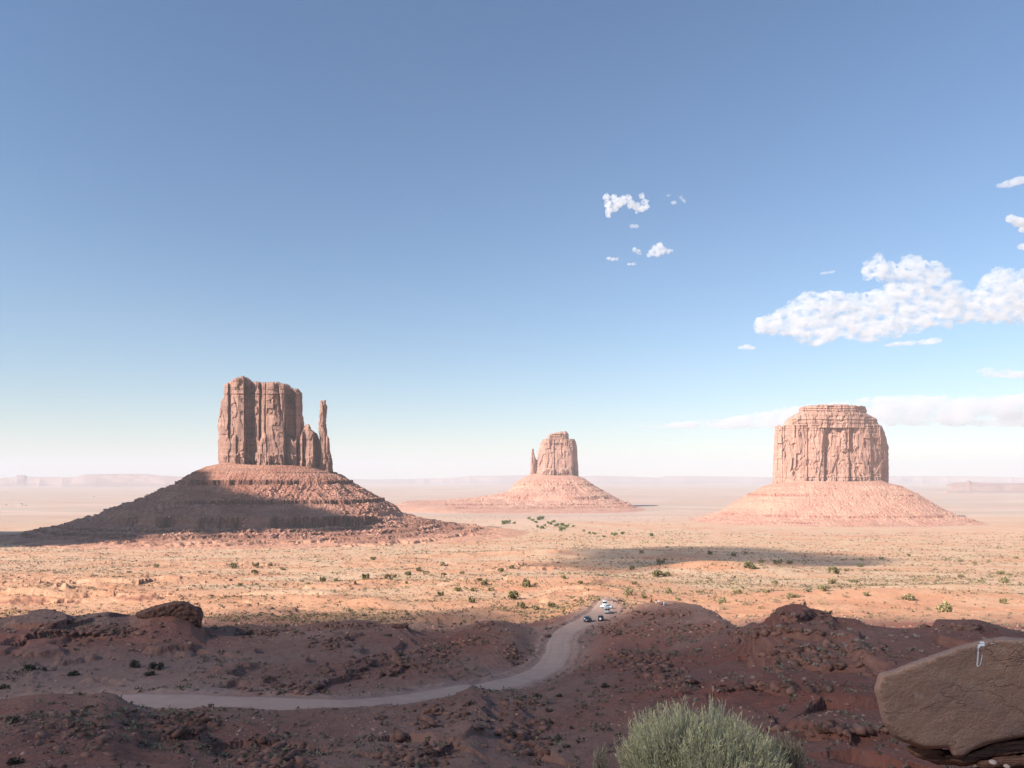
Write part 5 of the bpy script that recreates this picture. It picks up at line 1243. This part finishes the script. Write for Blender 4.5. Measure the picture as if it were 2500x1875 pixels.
def shade_cloud(ground_pts, thick, mat, label, seed, vox=14., step=38., disp=7.):
    p = np.array(ground_pts, float); k = (ALT - p[:, 2]) / SUN_DIR[2]; q = p + SUN_DIR * k[:, None]
    poly = [tuple(v) for v in q[:, :2]]; a = np.array(poly)
    xs = np.arange(a[:, 0].min() - step, a[:, 0].max() + step, step); ys = np.arange(a[:, 1].min() - step, a[:, 1].max() + step, step); X, Y = [v.ravel() for v in np.meshgrid(xs, ys)]
    ins = poly_in(X, Y, poly); d = poly_dist(X, Y, poly)
    rg = np.random.default_rng(seed); bl = []
    X, Y, d = X[ins], Y[ins], d[ins]
    for i in range(len(X)):
        r = min(max(d[i], 8), step * 1.15); r2 = min(r, thick * rg.uniform(.9, 1.1)); bl.append((X[i], Y[i], ALT + rg.uniform(-.1, .3) * thick, r, r, r2))
    # rim puffs to follow the outline
    for i in range(len(poly)):
        x1, y1 = poly[i]; x2, y2 = poly[(i + 1) % len(poly)]; L = math.hypot(x2 - x1, y2 - y1); n = max(1, int(L / 22))
        nx, ny = -(y2 - y1) / max(L, 1), (x2 - x1) / max(L, 1)
        for j in range(n):
            t = (j + .5) / n; r = rg.uniform(11, 20); x = x1 + (x2 - x1) * t; y = y1 + (y2 - y1) * t
            s = 1 if poly_in(np.array([x + nx * 3]), np.array([y + ny * 3]), poly)[0] else -1
            bl.append((x + nx * s * r, y + ny * s * r, ALT, r, r, thick * .85))
    return blob_cloud('cloud', bl, vox, mat, disp, seed, label)


def aY(px, Y, z): return (P(px, 1500, Y)[0], Y, z)


M_S = cloud_mat('shade_cloud', .0135); M_S2 = cloud_mat('shade_cloud_thick', .06)
fg = [aY(px, Y, z) for px, Y, z in [(-500, 262, -58), (0, 262, -57), (300, 262, -56), (500, 258, -55), (700, 250, -53), (885, 246, -51), (1017, 250, -50), (1138, 262, -51), (1300, 272, -51), (1390, 262, -48), (1440, 256, -48), (1500, 258, -48), (1600, 262, -46), (1750, 262, -47), (1900, 215, -42), (2500, 205, -42), (3400, 205, -42)]] + [(300, -260, -10), (-420, -260, -10)]
shade_cloud(fg, 34, M_S, 'wide cloud added out of view behind the viewer to shade the near slopes', 31, 13., 42.)  # unseen cloud added only to cast the near-slope shade
P3 = lambda l: [tuple(P(a, b, float(c))) for a, b, c in l]
shade_cloud(P3([(440, 1162, 1890), (469, 1170, 1865), (508, 1196, 1790), (565, 1217, 1742), (621, 1232, 1705), (706, 1244, 1682), (791, 1251, 1668), (860, 1262, 1652), (862, 1276, 1636), (820, 1286, 1622), (700, 1293, 1600), (600, 1292, 1590), (450, 1297, 1575), (350, 1312, 1540), (290, 1330, 1480), (150, 1338, 1450), (0, 1345, 1480), (-250, 1340, 1600), (-250, 1305, 2050), (0, 1300, 2050), (200, 1255, 2050), (350, 1205, 2020)]),
            40, M_S2, 'cloud out of view at the left, shading the foot of the nearest butte', 33, 14., 50., 20.)
shade_cloud(P3([(1400, 1366, 1080), (1450, 1356, 1180), (1500, 1346, 1270), (1560, 1336, 1400), (1750, 1337, 1390), (1950, 1347, 1250), (2130, 1362, 1090), (2160, 1376, 960), (2050, 1384, 900), (1900, 1384, 900), (1820, 1374, 980), (1700, 1370, 1000), (1650, 1380, 920), (1600, 1404, 760), (1540, 1398, 790), (1450, 1388, 870), (1360, 1374, 1000)]),
            34, cloud_mat('shade_cloud_soft', .0095), 'cloud out of view at the left, shading a strip of the right flats', 35, 13., 38., 24.)
shade_cloud(P3([(560, 1520, 290), (600, 1495, 335), (680, 1490, 350), (760, 1492, 345), (850, 1512, 300), (900, 1525, 275), (700, 1530, 268), (560, 1532, 265)]), 12, cloud_mat('shade_cloud_thin', .030), 'little cloud out of view at the left, half shading the slope beyond the outcrop', 37, 6., 16.)
shade_cloud(P3([(960, 1500, 320), (1020, 1480, 365), (1110, 1478, 372), (1180, 1492, 340), (1240, 1502, 315), (1200, 1508, 300), (1130, 1522, 275), (1050, 1534, 262)]), 12, bpy.data.materials['shade_cloud_thin'], 'little cloud out of view, half shading the slope left of the road end', 38, 6., 16.)

# ------------------------------------------------------------------ haze
hz = bpy.data.materials.new('haze_air'); hz.use_nodes = True; nt = hz.node_tree; nt.nodes.clear()
o_ = nt.nodes.new('ShaderNodeOutputMaterial'); v_ = nt.nodes.new('ShaderNodeVolumePrincipled')
v_.inputs['Color'].default_value = (.745, .775, .825, 1); v_.inputs['Density'].default_value = HAZE_DENS; v_.inputs['Anisotropy'].default_value = .0
nt.links.new(v_.outputs[0], o_.inputs['Volume'])
x0, x1, y0, y1, z0, z1 = -62000, 62000, -400, 46000, -215, 950
V = np.array([(x, y, z) for z in (z0, z1) for y in (y0, y1) for x in (x0, x1)], float)
Fq = np.array([(0, 2, 3, 1), (4, 5, 7, 6), (0, 1, 5, 4), (2, 6, 7, 3), (0, 4, 6, 2), (1, 3, 7, 5)])
tag(mesh_np('haze', V, Fq, hz), kind='stuff')

# ------------------------------------------------------------------ light, sky, camera
w = bpy.data.worlds.new('World'); SC.world = w; w.use_nodes = True; nt = w.node_tree; bg = nt.nodes['Background']
sky = nt.nodes.new('ShaderNodeTexSky'); sky.sky_type = 'NISHITA'; sky.sun_disc = False
sky.sun_elevation = SUN_EL; sky.sun_rotation = math.atan2(SUN_DIR[0], SUN_DIR[1])
sky.altitude = 1600; sky.air_density = SKY_AIR; sky.dust_density = SKY_DUST; sky.ozone_density = SKY_OZ
nt.links.new(sky.outputs[0], bg.inputs[0]); bg.inputs[1].default_value = SKY_STR
sun = bpy.data.lights.new('sun', 'SUN'); sun.energy = SUN_STR; sun.angle = math.radians(.5); sun.color = (1, .93, .84)
so = bpy.data.objects.new('sun', sun); COL.objects.link(so); so.rotation_euler = Vector(SUN_DIR).to_track_quat('Z', 'Y').to_euler(); so.location = (-200, -150, 200)
cam = bpy.data.cameras.new('camera'); co_ = bpy.data.objects.new('camera', cam); COL.objects.link(co_); SC.camera = co_
cam.lens = 26; cam.sensor_width = 36; cam.clip_start = .05; cam.clip_end = 150000; co_.rotation_euler = (math.pi / 2 + PITCH, 0, 0)
vs = SC.view_settings; vs.view_transform = 'Standard'; vs.look = 'None'; vs.gamma = 1; vs.exposure = EXPO; vs.use_curve_mapping = False
cy = SC.cycles; cy.use_denoising = True; cy.max_bounces = 8; cy.diffuse_bounces = 3; cy.volume_bounces = VB; cy.transparent_max_bounces = 24
cy.use_adaptive_sampling = True; cy.adaptive_threshold = .01
